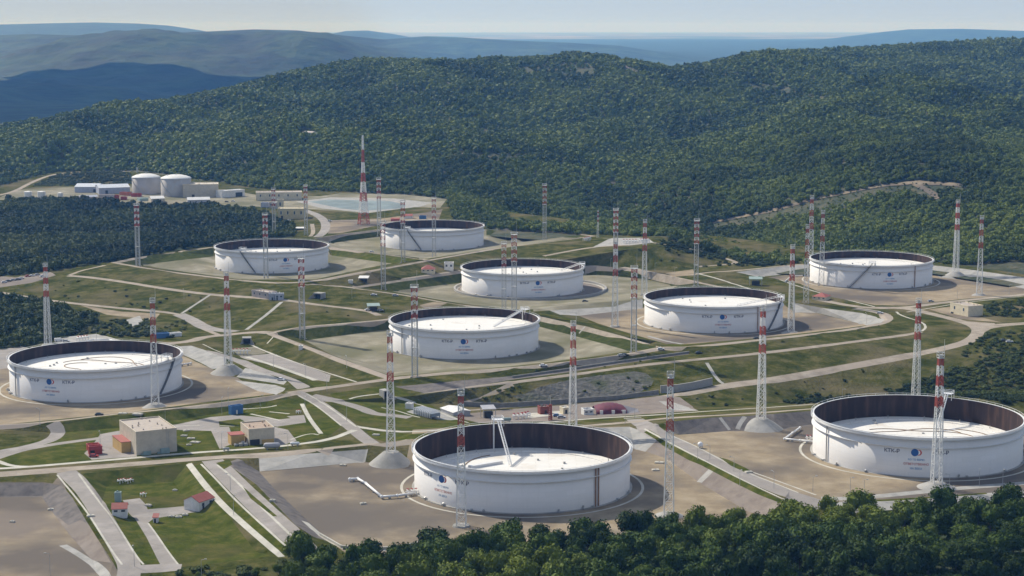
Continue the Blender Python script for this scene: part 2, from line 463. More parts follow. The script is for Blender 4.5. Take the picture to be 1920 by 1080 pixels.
# --- T3 yard
poly('gravel', (-60,690),(15,690),(60,650),(340,650),(345,668),(398,692),(420,703),(443,707),(483,733),(530,737),(400,752),(250,772),(0,797),(-60,802))
poly('road', (-60,662),(40,650),(62,655),(20,690),(-60,697))
poly('concrete', (330,650),(358,648),(405,663),(426,668),(420,690),(398,692),(380,682),(342,664))
poly('concrete', (443,707),(460,690),(483,694),(538,715),(532,721))
poly('concrete', (440,713),(517,722),(535,728),(530,734),(518,740),(483,733))
poly('concrete', (100,642),(120,632),(180,626),(228,638),(235,645),(150,648))
strip('kerb', 1.2, (180,627),(205,632),(228,640))
poly('palegravel', (433,654),(477,650),(500,662),(450,668))
poly('road', (450,668),(508,663),(620,703),(617,716),(583,711),(508,684),(463,674))
strip('kerb', 3.5, (463,669),(517,686),(592,713))
poly('lawn', (465,678),(480,680),(525,698),(515,700),(485,692))
poly('lawn', (575,714),(620,722),(640,720),(625,728),(590,725))
strip('kerb', 1.3, (467,645),(500,660),(550,678),(620,701),(668,716))
strip('dirtroad', 8, (300,645),(340,642),(365,638),(380,632),(420,628),(480,622),(507,624))
strip('road', 7, (395,658),(450,675),(480,690),(550,712),(570,728))
strip('kerb', .9, (380,645),(400,655),(420,663))
# --- T4 yard
poly('palegravel', (565,635),(640,629),(730,617),(760,600),(1000,600),(1010,612),(1085,632),(1180,658),(1100,670),(960,687),(850,696),(735,705),(680,687),(620,664))
poly('shadegrass', (520,625),(560,615),(650,608),(730,602),(730,617),(640,629),(575,638))
poly('shadegrass', (1010,600),(1060,607),(1097,615),(1172,635),(1237,652),(1180,658),(1085,632),(1010,612))
strip('lawn', 6, (1017,588),(1100,607),(1180,628),(1280,650))
strip('dirtroad', 4.5, (985,587),(1060,605),(1097,612),(1172,632),(1237,650))
strip('concrete', 1.5, (1097,612),(1083,628))
strip('dirtroad', 4.2, (507,624),(560,613.5),(650,606.5),(730,599.5),(770,590))
strip('dirtroad', 6.5, (507,624),(560,644),(620,667),(680,689),(735,708))
strip('dirtroad', 7.5, (540,736),(600,727),(735,708),(850,697),(960,689),(1060,679),(1175,664),(1237,652),(1292,650),(1410,638),(1540,624),(1627,612),(1663,602),(1665,592),(1640,583),(1600,578))
strip('kerb', .8, (512,632),(500,645))
# --- T5 yard
poly('gravel', (1085,592),(1205,578),(1230,560),(1460,565),(1490,585),(1530,587),(1625,610),(1540,621),(1440,632),(1292,645),(1250,645),(1180,625),(1120,606))
poly('concrete', (1017,577),(1090,570),(1205,561),(1205,578),(1085,592),(1050,590))
poly('concrete', (1485,567),(1540,577),(1615,587),(1658,598),(1652,606),(1625,610),(1530,586),(1490,586))
strip('concrete', 2.5, (1215,630),(1250,640),(1280,645))
# --- banks, lower roads
poly('rock', (960,742),(985,738),(1008,727),(1050,716),(1100,707),(1150,701),(1190,696),(1212,700),(1226,712),(1222,722),(1206,731),(1190,742),(1160,746),(1100,750),(1050,753),(1000,757),(975,752))
poly('gravel', (852,744),(890,734),(930,728),(948,732),(930,740),(900,746),(868,750))
poly('gravel', (786,572),(812,566),(840,568),(822,576),(796,579))
poly('darkgravel', (740,725),(960,705),(1060,693),(1160,677),(1292,660),(1292,664),(1160,683),(1060,699),(960,712),(800,738))
strip('dirtroad', 4, (780,742),(870,728),(960,716.5),(1100,698.5),(1210,683),(1422,663),(1560,646),(1700,628),(1728,622))
strip('kerb', 1.6, (1728,621),(1737,614),(1730,604),(1690,592),(1680,584))
strip('concrete', 2, (1325,680),(1345,712),(1360,722))
strip('dirtroad', 8, (1215,748),(1270,740),(1365,722),(1440,714),(1565,692),(1715,665),(1802,646),(1830,632),(1836,615),(1802,602),(1740,587),(1700,577),(1640,577))
strip('dirtroad', 10, (1835,617),(1865,610),(1920,606),(1990,604))
poly('dirtroad', (1805,602),(1865,606),(1865,612),(1838,628),(1825,612))
poly('graygravel', (840,779),(960,767),(1160,751),(1240,742),(1275,745),(1310,770),(1200,777),(1027,790),(900,793))
poly('concrete', (1235,752),(1258,753),(1310,770),(1262,769))
poly('kerb', (985,775),(1060,770),(1060,776),(985,785))
strip('dirtroad', 3, (870,770),(950,764),(1100,753),(1235,740))
strip('dirtroad', 6.5, (860,752),(900,738),(940,722),(960,718))
# --- middle green
poly('lawn', (618,738),(735,721),(790,753),(870,788),(870,800),(770,806),(720,804),(672,797),(640,765))
poly('meadow', (760,742),(870,729),(950,720),(900,745),(850,757),(820,760))
strip('road', 8, (585,742),(640,754),(680,766),(700,776),(740,779),(768,783))
poly('concrete', (762,772),(790,764),(830,772),(862,786),(845,788),(800,784))
strip('kerb', 1.3, (655,748),(672,743),(715,738))
strip('kerb', 1.2, (740,744),(770,752),(820,771),(855,786),(880,793))
strip('kerb', 1.2, (715,764),(745,770),(775,780),(790,783))
strip('kerb', 3.6, (665,799),(695,804),(725,808),(770,810),(870,803),(1027,792),(1110,784.5),(1240,777.5),(1310,772),(1440,764),(1525,758))
poly('lawn', (688,808),(770,813.5),(830,810),(790,822),(720,828),(694,820))
strip('dirtroad', 7, (1060,803),(1110,797),(1180,792),(1250,783.5),(1400,776),(1540,765))
strip('lawn', 3.5, (870,808),(1027,797),(1110,790),(1240,782),(1310,776))
# --- buildings quarter on the left
poly('lawn', (108,797),(235,779),(460,755),(560,746),(590,752),(640,800),(620,815),(520,840),(335,848),(240,860),(0,880),(-60,884),(-60,850),(130,815))
poly('meadow', (-60,802),(95,796),(85,815),(60,828),(-60,832))
strip('road', 7, (98,793),(112,808),(100,824),(60,836),(-20,852))
strip('road', 6, (-20,863),(30,846),(70,838),(120,830),(200,820))
poly('road', (188,814),(232,806),(248,830),(257,856),(172,862),(158,850),(172,836))
poly('road', (235,805),(330,796),(395,782),(440,778),(500,783),(570,778),(574,792),(520,800),(440,790),(425,788),(440,830),(412,842),(396,808),(335,806))
poly('lawn', (480,781),(530,777),(545,784),(520,787))
poly('lawn', (410,790),(450,785),(462,792),(430,800),(412,800))
poly('road', (514,800),(540,806),(556,826),(520,838),(505,832))
strip('kerb', 1.4, (470,776),(525,788))
strip('kerb', 1.2, (455,767),(500,764),(520,760))
strip('kerb', 1.6, (505,772),(545,776))
strip('kerb', 1.0, (330,799),(378,797))
strip('kerb', 1.0, (412,798),(440,799))
strip('kerb', 2.2, (566,757),(580,785),(602,813))
strip('kerb', 1.2, (545,824),(580,812),(602,816))
strip('road', 7, (556,735),(590,750),(625,775),(655,798),(680,820),(700,833))
strip('kerb', .9, (575,738),(610,758),(640,780),(668,800))
strip('kerb', .9, (560,742),(585,755),(612,775),(640,798))
strip('dirtroad', 5.5, (560,737),(400,757.5),(300,768.5),(200,778),(107,790),(-40,801))
strip('dirtroad', 9, (-60,893),(120,880),(350,862),(420,857),(560,848),(690,835),(775,824))
strip('kerb', 3.6, (-60,880),(20,878),(125,869),(250,858.5),(350,849.5),(480,841),(560,833),(620,824),(665,806))
strip('kerb', 3, (-60,850),(-10,862),(20,874),(60,875))
# --- T8, T9, T6 quarter
poly('palegravel', (268,496),(400,481),(420,470),(615,470),(622,479),(735,494),(690,502),(590,524),(450,524),(400,517),(300,503))
poly('shadegrass', (228,489),(262,483),(400,466),(400,480),(262,497))
poly('palegravel', (600,459),(712,443),(730,430),(900,430),(1000,443),(1080,446),(960,462),(800,485),(740,478),(640,467))
poly('shadegrass', (598,447),(712,432),(712,443),(600,458))
poly('shadegrass', (912,432),(960,434),(1035,437),(1090,442),(1075,446),(1000,443),(912,441))
poly('lawn', (622,466),(700,477),(795,488),(735,494),(622,479))
poly('palegravel', (735,546),(865,530),(880,510),(1090,510),(1150,518),(1210,523),(1270,537),(1205,560),(1090,569),(1000,580),(960,580),(860,568),(760,551))
poly('shadegrass', (680,539),(865,510),(865,530),(735,546))
poly('shadegrass', (1097,503),(1150,503),(1200,508),(1212,523),(1150,517),(1100,515))
poly('shadegrass', (1200,508),(1247,518),(1310,532),(1390,548),(1330,549),(1270,537),(1212,523))
poly('palegravel', (1150,575),(1200,560),(1210,545),(1140,556),(1000,572),(1000,584))
strip('dirtroad', 4.5, (130,516),(150,508),(172,503),(198,497))
strip('dirtroad', 5, (128,517),(160,519),(230,528),(300,540),(390,552),(470,557),(540,563),(600,572),(690,582),(712,592))
strip('dirtroad', 5, (215,492),(300,507),(400,519),(450,526),(560,533),(690,508),(800,488),(920,467),(1060,450),(1115,442))
strip('dirtroad', 4.5, (210,493),(260,482),(330,472),(405,463))
strip('dirtroad', 4.5, (560,533),(640,536),(700,545),(760,553),(860,572),(985,587))
strip('dirtroad', 4.5, (655,539),(720,530),(760,523),(865,508))
strip('dirtroad', 4.5, (590,447),(640,439),(712,430))
strip('dirtroad', 4.5, (905,430),(960,432),(1035,435),(1092,440),(1115,443))
strip('dirtroad', 4.5, (618,463),(660,469),(700,475),(740,480),(800,488))
strip('dirtroad', 4.5, (1097,501),(1150,501),(1200,506),(1247,516),(1310,530),(1400,548))
strip('dirtroad', 4, (-60,541),(10,549),(85,563),(225,578),(330,587),(352,597),(375,614),(410,628))
strip('road', 9, (335,590),(360,600),(385,616),(440,622))
poly('gravel', (150,572),(225,584),(300,588),(290,600),(200,590))
poly('concrete', (235,600),(262,592),(270,605),(248,612))
strip('concrete', 2.2, (395,552),(340,588))
strip('concrete', 2.6, (528,566),(500,590),(462,618))
poly('graygravel', (-60,514),(30,520),(95,510),(105,516),(60,530),(-60,548))
poly('concrete', (1112,463),(1128,455),(1152,446),(1215,446),(1226,455),(1180,460))
strip('kerb', 1.5, (1130,447),(1180,447),(1210,445),(1222,454))
strip('dirtroad', 4.5, (1020,480),(1060,472),(1112,463),(1180,459))
poly('gravel', (1247,512),(1300,505),(1302,516),(1262,519))
strip('dirtroad', 4.5, (1225,455),(1300,467),(1370,487),(1385,494),(1310,500))
strip('dirtroad', 4.5, (1295,516),(1330,510),(1380,508),(1480,497),(1560,492))
strip('kerb', 2, (1305,512),(1345,522),(1400,540),(1440,552))
strip('kerb', 1.6, (1450,520),(1520,545),(1600,565),(1640,575))
# --- T7 yard
poly('gravel', (1517,505),(1480,515),(1440,520),(1500,532),(1560,557),(1640,572),(1700,573),(1800,561),(1990,546),(1990,538),(1920,541),(1850,527),(1740,512))
poly('concrete', (1380,510),(1480,498),(1517,496),(1517,511),(1480,514),(1420,519))
poly('concrete', (1748,497),(1830,507),(1920,520),(1990,528),(1990,552),(1920,541),(1850,527),(1812,525),(1762,520),(1747,512))
strip('dirtroad', 7, (1535,562),(1620,578),(1700,577),(1760,568),(1920,552),(1990,547))
strip('kerb', 1.2, (1700,585),(1760,575),(1800,568),(1920,555))
poly('gravel', (1742,580),(1780,575),(1840,595),(1880,605),(1800,598))
# --- north-west works
poly('palegravel', (-60,375),(0,370),(30,356),(130,350),(250,350),(420,355),(480,365),(600,368),(640,362),(760,365),(838,373),(825,390),(760,388),(690,400),(590,393),(520,390),(480,387),(400,388),(230,384),(120,374))
poly('concrete', (555,378),(620,370),(740,372),(810,380),(790,387),(690,399),(605,391))
poly('water', (578,378),(620,374),(730,377),(762,384),(752,391),(685,395),(640,391))
poly('gravel', (620,413),(715,410),(800,398),(830,392),(822,413),(715,421),(640,437),(615,438))
strip('dirtroad', 4, (620,414),(680,413),(720,413))
strip('road', 9, (570,394),(598,404),(612,418),(609,434),(596,444))
strip('dirtroad', 6, (-40,372),(22,362),(60,341),(100,326),(150,322),(245,321))
strip('dirtroad', 4, (585,420),(588,436),(582,443))
# --- kerb rings round the tanks
for k in ('t1', 't2', 't3', 't5', 't7'):
    circ('kerb', k, 52.6); circ('gravel', k, 51.4)
for k in ('t4', 't8', 't9'):
    circ('palegravel', k, 54)
circ('kerb', 't6', 57.5, off=(6, 0)); circ('graygravel', 't6', 55.5, off=(6, 0))

gv, ge = [], []
gv.extend(tuple(v) for v in ov); ge.extend(tuple(e) for e in oe)
for cls, pl in POLY:
    o = len(gv)
    gv.extend(pl)
    n = len(pl)
    ge.extend((o + i, o + (i + 1) % n) for i in range(n))
v2, e2, f2, a_, b_, c_ = delaunay_2d_cdt([Vector(v) for v in gv], ge, [], 0, 5e-3, False)
V2 = np.array([(v[0], v[1], 0) for v in v2])
for i in range(len(V2)): V2[i, 2] = H(V2[i, 0], V2[i, 1])
F2 = np.array([list(f) for f in f2])
cent = V2[F2].mean(axis=1)[:, :2]
def inside(pts, pl):
    pl = np.asarray(pl); x, y = pts[:, 0], pts[:, 1]
    r = np.zeros(len(pts), bool)
    mnx, mny = pl.min(0); mxx, mxy = pl.max(0)
    sel = (x >= mnx) & (x <= mxx) & (y >= mny) & (y <= mxy)
    if not sel.any(): return r
    xs, ys = x[sel], y[sel]; rr = np.zeros(len(xs), bool)
    x0, y0 = pl[-1]
    for x1, y1 in pl:
        c = ((y1 > ys) != (y0 > ys))
        if c.any():
            xi = (x0 - x1) * (ys - y1) / ((y0 - y1) if y0 != y1 else 1e-12) + x1
            rr ^= c & (xs < xi)
        x0, y0 = x1, y1
    r[sel] = rr
    return r
CLS = ['meadow', 'shadegrass', 'lawn', 'gravel', 'graygravel', 'darkgravel', 'palegravel', 'concrete', 'kerb', 'road', 'dirtroad', 'rock', 'forestfloor', 'water']
cidx = np.zeros(len(F2), int)
for cls, pl in POLY: cidx[inside(cent, pl)] = CLS.index(cls)
NAMES = {'meadow': 'ground', 'shadegrass': 'shade_toned_grass', 'lawn': 'grass', 'gravel': 'gravel_yard', 'graygravel': 'stony_ground', 'darkgravel': 'stone_slope', 'palegravel': 'pale_yard', 'concrete': 'concrete_slope', 'kerb': 'pavement', 'road': 'road', 'dirtroad': 'dirt_road', 'rock': 'rock_bank', 'forestfloor': 'forest_ground', 'water': 'pond_water'}
for i, c in enumerate(CLS):
    fs = F2[cidx == i]
    if not len(fs): continue
    u, inv = np.unique(fs, return_inverse=True)
    me = bpy.data.meshes.new(NAMES[c])
    me.from_pydata([tuple(x) for x in V2[u]], [], [tuple(x) for x in inv.reshape(-1, 3)])
    me.materials.append(M[c]); me.update()
    o = bpy.data.objects.new(NAMES[c], me); COL.objects.link(o); tag(o, kind='structure')
def cls_at(pts):
    r = np.zeros(len(pts), int)
    for cls, pl in POLY: r[inside(pts, pl)] = CLS.index(cls)
    return r

# a darker damp patch of gravel in the front middle yard
def stain(m, c, ax, ay, col):
    nt = m.node_tree; N = nt.nodes; L = nt.links; b = N["Principled BSDF"]
    src = b.inputs["Base Color"].links[0].from_socket
    g = N.new("ShaderNodeNewGeometry"); sb = N.new("ShaderNodeVectorMath"); sb.operation = 'SUBTRACT'; sb.inputs[1].default_value = (c.x, c.y, 0)
    L.new(g.outputs["Position"], sb.inputs[0])
    ml = N.new("ShaderNodeVectorMath"); ml.operation = 'MULTIPLY'; ml.inputs[1].default_value = (1 / ax, 1 / ay, 0); L.new(sb.outputs[0], ml.inputs[0])
    ln = N.new("ShaderNodeVectorMath"); ln.operation = 'LENGTH'; L.new(ml.outputs[0], ln.inputs[0])
    nz = N.new("ShaderNodeTexNoise"); nz.inputs["Scale"].default_value = .05; nz.inputs["Detail"].default_value = 6; L.new(g.outputs["Position"], nz.inputs["Vector"])
    ad = N.new("ShaderNodeMath"); ad.operation = 'MULTIPLY_ADD'; ad.inputs[1].default_value = 1.5; L.new(nz.outputs[0], ad.inputs[0]); L.new(ln.outputs["Value"], ad.inputs[2])
    mr = N.new("ShaderNodeMapRange"); mr.inputs[1].default_value = 1.9; mr.inputs[2].default_value = 1.2; mr.inputs[3].default_value = 0; mr.inputs[4].default_value = .85; L.new(ad.outputs[0], mr.inputs[0])
    mx = N.new("ShaderNodeMix"); mx.data_type = 'RGBA'; L.new(mr.outputs[0], mx.inputs[0]); L.new(src, mx.inputs[6]); mx.inputs[7].default_value = (*col, 1); L.new(mx.outputs[2], b.inputs["Base Color"])
stain(M['gravel'], G(700, 965), 42, 45, (.135, .117, .098))
stain(M['gravel'], G(20, 985), 28, 26, (.185, .155, .13))
# ------------------------------------------------------------------ hills, far ridges and the plain
rng = np.random.default_rng(7)
def vnoise(x, y, seed=0):
    xi = np.floor(x).astype(np.int64); yi = np.floor(y).astype(np.int64)
    fx = x - xi; fy = y - yi
    fx = fx * fx * (3 - 2 * fx); fy = fy * fy * (3 - 2 * fy)
    def h(a, b):
        n = (a * 374761393 + b * 668265263 + seed * 1442695041) & 0xffffffff
        n = ((n ^ (n >> 13)) * 1274126177) & 0xffffffff
        return ((n ^ (n >> 16)) & 0xffff) / 65535.0
    return (h(xi, yi) * (1 - fx) + h(xi + 1, yi) * fx) * (1 - fy) + (h(xi, yi + 1) * (1 - fx) + h(xi + 1, yi + 1) * fx) * fy - .5
def fbm(x, y, w, seed=0, o=4):
    r = 0; a = 1.0
    for i in range(o):
        r = r + a * vnoise(x / w + 17.3 * i, y / w + 9.1 * i, seed + i); w = w / 2.1; a *= .5
    return r
def ip(px, tab, k):
    t = np.array([[q[0], q[k]] for q in tab], float)
    return np.interp(px, t[:, 0], t[:, 1])
CREST = [(-600, 381, 2500), (-300, 311, 2600), (0, 254, 2700), (200, 219, 2850), (330, 197, 3000), (420, 179, 3100), (490, 159, 3200), (560, 142, 3300), (640, 124, 3400), (690, 119, 3400), (760, 121, 3400), (860, 123, 3400), (910, 117, 3400), (960, 117, 3400), (1030, 114, 3400), (1080, 106, 3400), (1150, 115, 3300), (1200, 123, 3300), (1260, 135, 3300), (1310, 128, 3500), (1400, 111, 3800), (1480, 102, 3900), (1560, 98, 4000), (1680, 91, 4100), (1800, 84, 4200), (1920, 78, 4300), (2400, 65, 4300)]
RIDGE = [(-600,80),(-100,74),(0,66),(60,64),(150,66),(210,62),(300,63),(370,60),(480,55),(560,57),(640,66),(720,74),(800,68),(860,70),(960,76),(1060,80),(1160,86),(1220,96),(1300,108),(1400,116),(2400,120)]
FARR = [(-600,50),(0,46),(80,44),(180,42),(260,44),(320,48),(380,57),(430,68),(600,68),(650,58),(690,57),(740,64),(800,76),(1000,80),(1500,78),(1560,72),(1650,60),(1700,55),(1800,54),(1920,58),(2400,66)]
bk = sorted([(pix(w)[0], w.y, w.z) for w in backw])
TANZ = lambda py: (-SP - (py - 540) / F * CP) / (CP - (py - 540) / F * SP)
def lin(a, b, s): return a + (b - a) * s
def hill_z(px, y):
    px = np.asarray(px, float); y = np.asarray(y, float)
    x = y * (px - 960) / F / 1.005
    yb = ip(px, bk, 1); zb = ip(px, bk, 2)
    yc = ip(px, CREST, 2); zc = CAMZ + TANZ(ip(px, CREST, 1)) * yc
    s = np.clip((y - yb) / (yc - yb), 0, 1)
    z = lin(zb - .8, zc, .75 * s ** 1.05 + .25 * s * s)
    win = np.clip(s * 5, 0, 1) * np.clip((1 - s) * 4, 0, 1)
    rel = fbm(x * 1.0, y * .55, 480, 3, 4)
    z = z + win * (105 * rel + 62 * (np.abs(fbm(x + 300, y * .45, 430, 9, 3)) * -2 + .4))
    s2 = np.clip((y - yc) / (5200 - yc), 0, 1); s2 = s2 * s2 * (3 - 2 * s2)
    z = np.where(y > yc, lin(zc, -60, s2), z)
    z = np.where(y < yb, zb - .8 - (yb - y) * .03, z)
    zr = CAMZ + TANZ(ip(px, RIDGE, 1)) * 14000
    s3 = np.clip((y - 5200) / 8800, 0, 1)
    w3 = np.clip(s3 * 4, 0, 1) * np.clip((1 - s3) * 5, 0, 1)
    z = np.where(y > 5200, lin(-60, zr, np.clip(.10 * s3 / .5, 0, .10) + .90 * np.clip((s3 - .42) / .58, 0, 1) ** 1.1) + w3 * (330 * fbm(x, y * .6, 2200, 21, 6) * np.clip(s3 * 2.2, .25, 1)), z)
    s4 = np.clip((y - 14000) / 4000, 0, 1); s4 = s4 * s4 * (3 - 2 * s4)
    z = np.where(y > 14000, lin(zr, -30, s4), z)
    zf = CAMZ + TANZ(ip(px, FARR, 1)) * 24000
    s5 = np.clip((y - 18000) / 6000, 0, 1); s5 = s5 * s5 * (3 - 2 * s5)
    z = np.where(y > 18000, lin(-30, zf, s5), z)
    s6 = np.clip((y - 24000) / 6000, 0, 1); s6 = s6 * s6 * (3 - 2 * s6)
    z = np.where(y > 24000, lin(zf, 0, s6), z)
    z = np.where(y > 30000, 6 * fbm(x, y, 3000, 33, 2), z)
    return z
gpx = np.concatenate([np.linspace(-620, -80, 46), np.linspace(-70, 1990, 250), np.linspace(2000, 2420, 30)])
def hills(name, ts, m, rel=True):
    """ts: distances; the first ones are blended to start at the edge of the surveyed ground"""
    PX, T = np.meshgrid(gpx, ts)
    yb = ip(PX, bk, 1) - 55
    Y = np.where(T < 4600, yb + (4600 - yb) * (T - 1600) / 3000, T) if rel else T
    Z = hill_z(PX, Y)
    X = Y * (PX - 960) / F / 1.005
    n, k = PX.shape
    vs = np.stack([X.ravel(), Y.ravel(), Z.ravel()], 1)
    idx = np.arange(n * k).reshape(n, k)
    fs = np.stack([idx[:-1, :-1].ravel(), idx[:-1, 1:].ravel(), idx[1:, 1:].ravel(), idx[1:, :-1].ravel()], 1)
    me = bpy.data.meshes.new(name)
    me.from_pydata(vs.tolist(), [], fs.tolist())
    me.materials.append(m)
    me.polygons.foreach_set("use_smooth", [True] * len(fs)); me.update()
    o = bpy.data.objects.new(name, me); COL.objects.link(o)
    tag(o, kind='structure')
    return vs, fs
M['hill'] = mat('hillside_scrub', [(.02, .034, .013), (.045, .055, .022), (.10, .09, .048)], .06, bump=2.5, bscale=.12, mix2=((.10, .09, .05), .02, .5, .7))
M['ridge'] = mat('far_woodland', [(.003, .013, .006), (.010, .031, .013), (.027, .058, .022)], .0035, lo=.4, hi=.6, detail=9, bump=30, bscale=.008, mix2=((.036, .046, .022), .0009, .6, .8))
M['plain'] = mat('far_fields', [(.06, .085, .035), (.16, .15, .075), (.30, .25, .15)], .0007, detail=3, stretch=(.6, .3, 1), lo=.38, hi=.62)
t_near = np.linspace(1600, 4600, 120)
hv, hf = hills('hill', t_near, M['hill'])
hills('far_hills', np.concatenate([np.linspace(4600, 15000, 130), np.linspace(15200, 30000, 50)]), M['ridge'])
hills('plain', np.array([30000, 32000, 35000, 39000, 44000, 50000, 58000, 66000.]), M['plain'])
HB = BVHTree.FromPolygons([tuple(v) for v in hv], [tuple(f) for f in hf.tolist()])
def HG(px, py):
    h = HB.ray_cast(CAMP, ray(px, py))
    return h[0] if h[0] else None
def hill_track(name, w, *pts):
    mb = MB(); L, R = [], []
    ps = [HG(*q) for q in dens(smooth_line(list(pts), 1), 8, False)]
    ps = [q for q in ps if q]
    for i, q in enumerate(ps):
        d = ps[min(i + 1, len(ps) - 1)] - ps[max(i - 1, 0)]; d.z = 0; d.normalize(); n = Vector((-d.y, d.x, 0))
        for s, lst in ((1, L), (-1, R)):
            e = q + n * w / 2 * s
            h = HB.ray_cast(Vector((e.x, e.y, 3000)), Vector((0, 0, -1)))
            lst.append((e.x, e.y, (h[0].z if h[0] else q.z) + .6))
    k = len(L)
    mb.add(L + R, [(i, i + 1, k + i + 1, k + i) for i in range(k - 1)])
    o = mb.build(name, M['gravel']); tag(o, kind='structure')
hill_track('hill_track', 8, (1335,418),(1370,411),(1405,404),(1450,395),(1490,384),(1530,372),(1575,364),(1620,355),(1660,348),(1690,346))
hill_track('hill_track', 9, (1690,346),(1715,342),(1740,345),(1775,345),(1810,350))
hill_track('hill_track', 7, (1715,346),(1735,355),(1752,366),(1760,373))
hill_track('hill_track', 6, (845,281),(868,291),(892,296),(915,293))
hill_track('hill_track', 7, (1140,108),(1165,120),(1190,135),(1215,150))
hill_track('hill_track', 6, (1120,356),(1135,350),(1150,343))

# ------------------------------------------------------------------ vegetation
def leaf_mat(name, dark, mid, light, sat_noise=.25):
    m = bpy.data.materials.new(name); m.use_nodes = True
    nt = m.node_tree; N = nt.nodes; L = nt.links
    b = N["Principled BSDF"]; b.inputs["Roughness"].default_value = .65; b.inputs["Specular IOR Level"].default_value = .12
    oi = N.new("ShaderNodeObjectInfo")
    g = N.new("ShaderNodeNewGeometry")
    nz = N.new("ShaderNodeTexNoise"); nz.inputs["Scale"].default_value = .45; nz.inputs["Detail"].default_value = 3
    L.new(g.outputs["Position"], nz.inputs["Vector"])
    n2 = N.new("ShaderNodeTexNoise"); n2.inputs["Scale"].default_value = .008; n2.inputs["Detail"].default_value = 3
    L.new(g.outputs["Position"], n2.inputs["Vector"])
    a = N.new("ShaderNodeMath"); a.operation = 'MULTIPLY_ADD'; a.inputs[1].default_value = .34
    s = N.new("ShaderNodeMath"); s.operation = 'MULTIPLY'; s.inputs[1].default_value = .42
    L.new(nz.outputs[0], s.inputs[0])
    L.new(oi.outputs["Random"], a.inputs[0]); L.new(s.outputs[0], a.inputs[2])
    c2 = N.new("ShaderNodeMath"); c2.operation = 'MULTIPLY_ADD'; c2.inputs[1].default_value = 2.9; c2.inputs[2].default_value = -1.36
    L.new(n2.outputs[0], c2.inputs[0])
    ad = N.new("ShaderNodeMath"); ad.operation = 'ADD'; L.new(a.outputs[0], ad.inputs[0]); L.new(c2.outputs[0], ad.inputs[1])
    cr = N.new("ShaderNodeValToRGB"); e = cr.color_ramp.elements
    e[0].position = .12; e[0].color = (*dark, 1); e[1].position = .85; e[1].color = (*light, 1)
    k = e.new(.48); k.color = (*mid, 1)
    L.new(ad.outputs[0], cr.inputs[0]); L.new(cr.outputs[0], b.inputs["Base Color"])
    return m
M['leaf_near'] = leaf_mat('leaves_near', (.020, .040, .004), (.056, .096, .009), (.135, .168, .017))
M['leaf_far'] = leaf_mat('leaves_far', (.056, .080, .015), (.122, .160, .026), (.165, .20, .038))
M['bark'] = flat('bark', (.075, .06, .045), .9, .3, 2)
def crown_mb(seed, lobes, leaves, size, core=.72, rz=.8, mb=None, cz=0.0):
    r = random.Random(seed); mb = mb or MB()
    cs = []
    for i in range(lobes):
        a = r.random() * 6.283; h = r.uniform(-.55, .75); q = math.sqrt(max(0, 1 - h * h)) * r.uniform(.25, .68)
        cs.append((Vector((q * math.cos(a), q * math.sin(a), h * rz * .62)), r.uniform(.34, .56)))
    cs[0] = (Vector((0, 0, .12)), .62)
    for c, R in cs:
        # dark lumpy core
        bm = bmesh.new(); bmesh.ops.create_icosphere(bm, subdivisions=1, radius=R * core)
        vs = [v.co * r.uniform(.8, 1.12) + c + Vector((0, 0, cz)) for v in bm.verts]; fs = [tuple(v.index for v in f.verts) for f in bm.faces]
        bm.free(); mb.add(vs, fs)
        for k in range(leaves):
            n = Vector((r.gauss(0, 1), r.gauss(0, 1), r.gauss(.15, 1))).normalized()
            p = c + Vector((n.x, n.y, n.z * .85)) * R * r.uniform(.8, 1.12) + Vector((0, 0, cz))
            t = (n + Vector((r.gauss(0, .55), r.gauss(0, .55), r.gauss(.25, .55)))).normalized()
            u = t.orthogonal().normalized(); w = t.cross(u)
            an = r.random() * 6.283; u, w = u * math.cos(an) + w * math.sin(an), w * math.cos(an) - u * math.sin(an)
            z = size * r.uniform(.6, 1.3)
            mb.add([p - u * z, p - w * z * .6 + t * z * .18, p + u * z, p + w * z * .6 - t * z * .1], [(0, 1, 2, 3)])
    return mb
def proto_mesh(name, mb, m):
    me = bpy.data.meshes.new(name); me.from_pydata(mb.v, [], mb.f); me.materials.append(m); me.update()
    return bpy.data.objects.new(name, me)
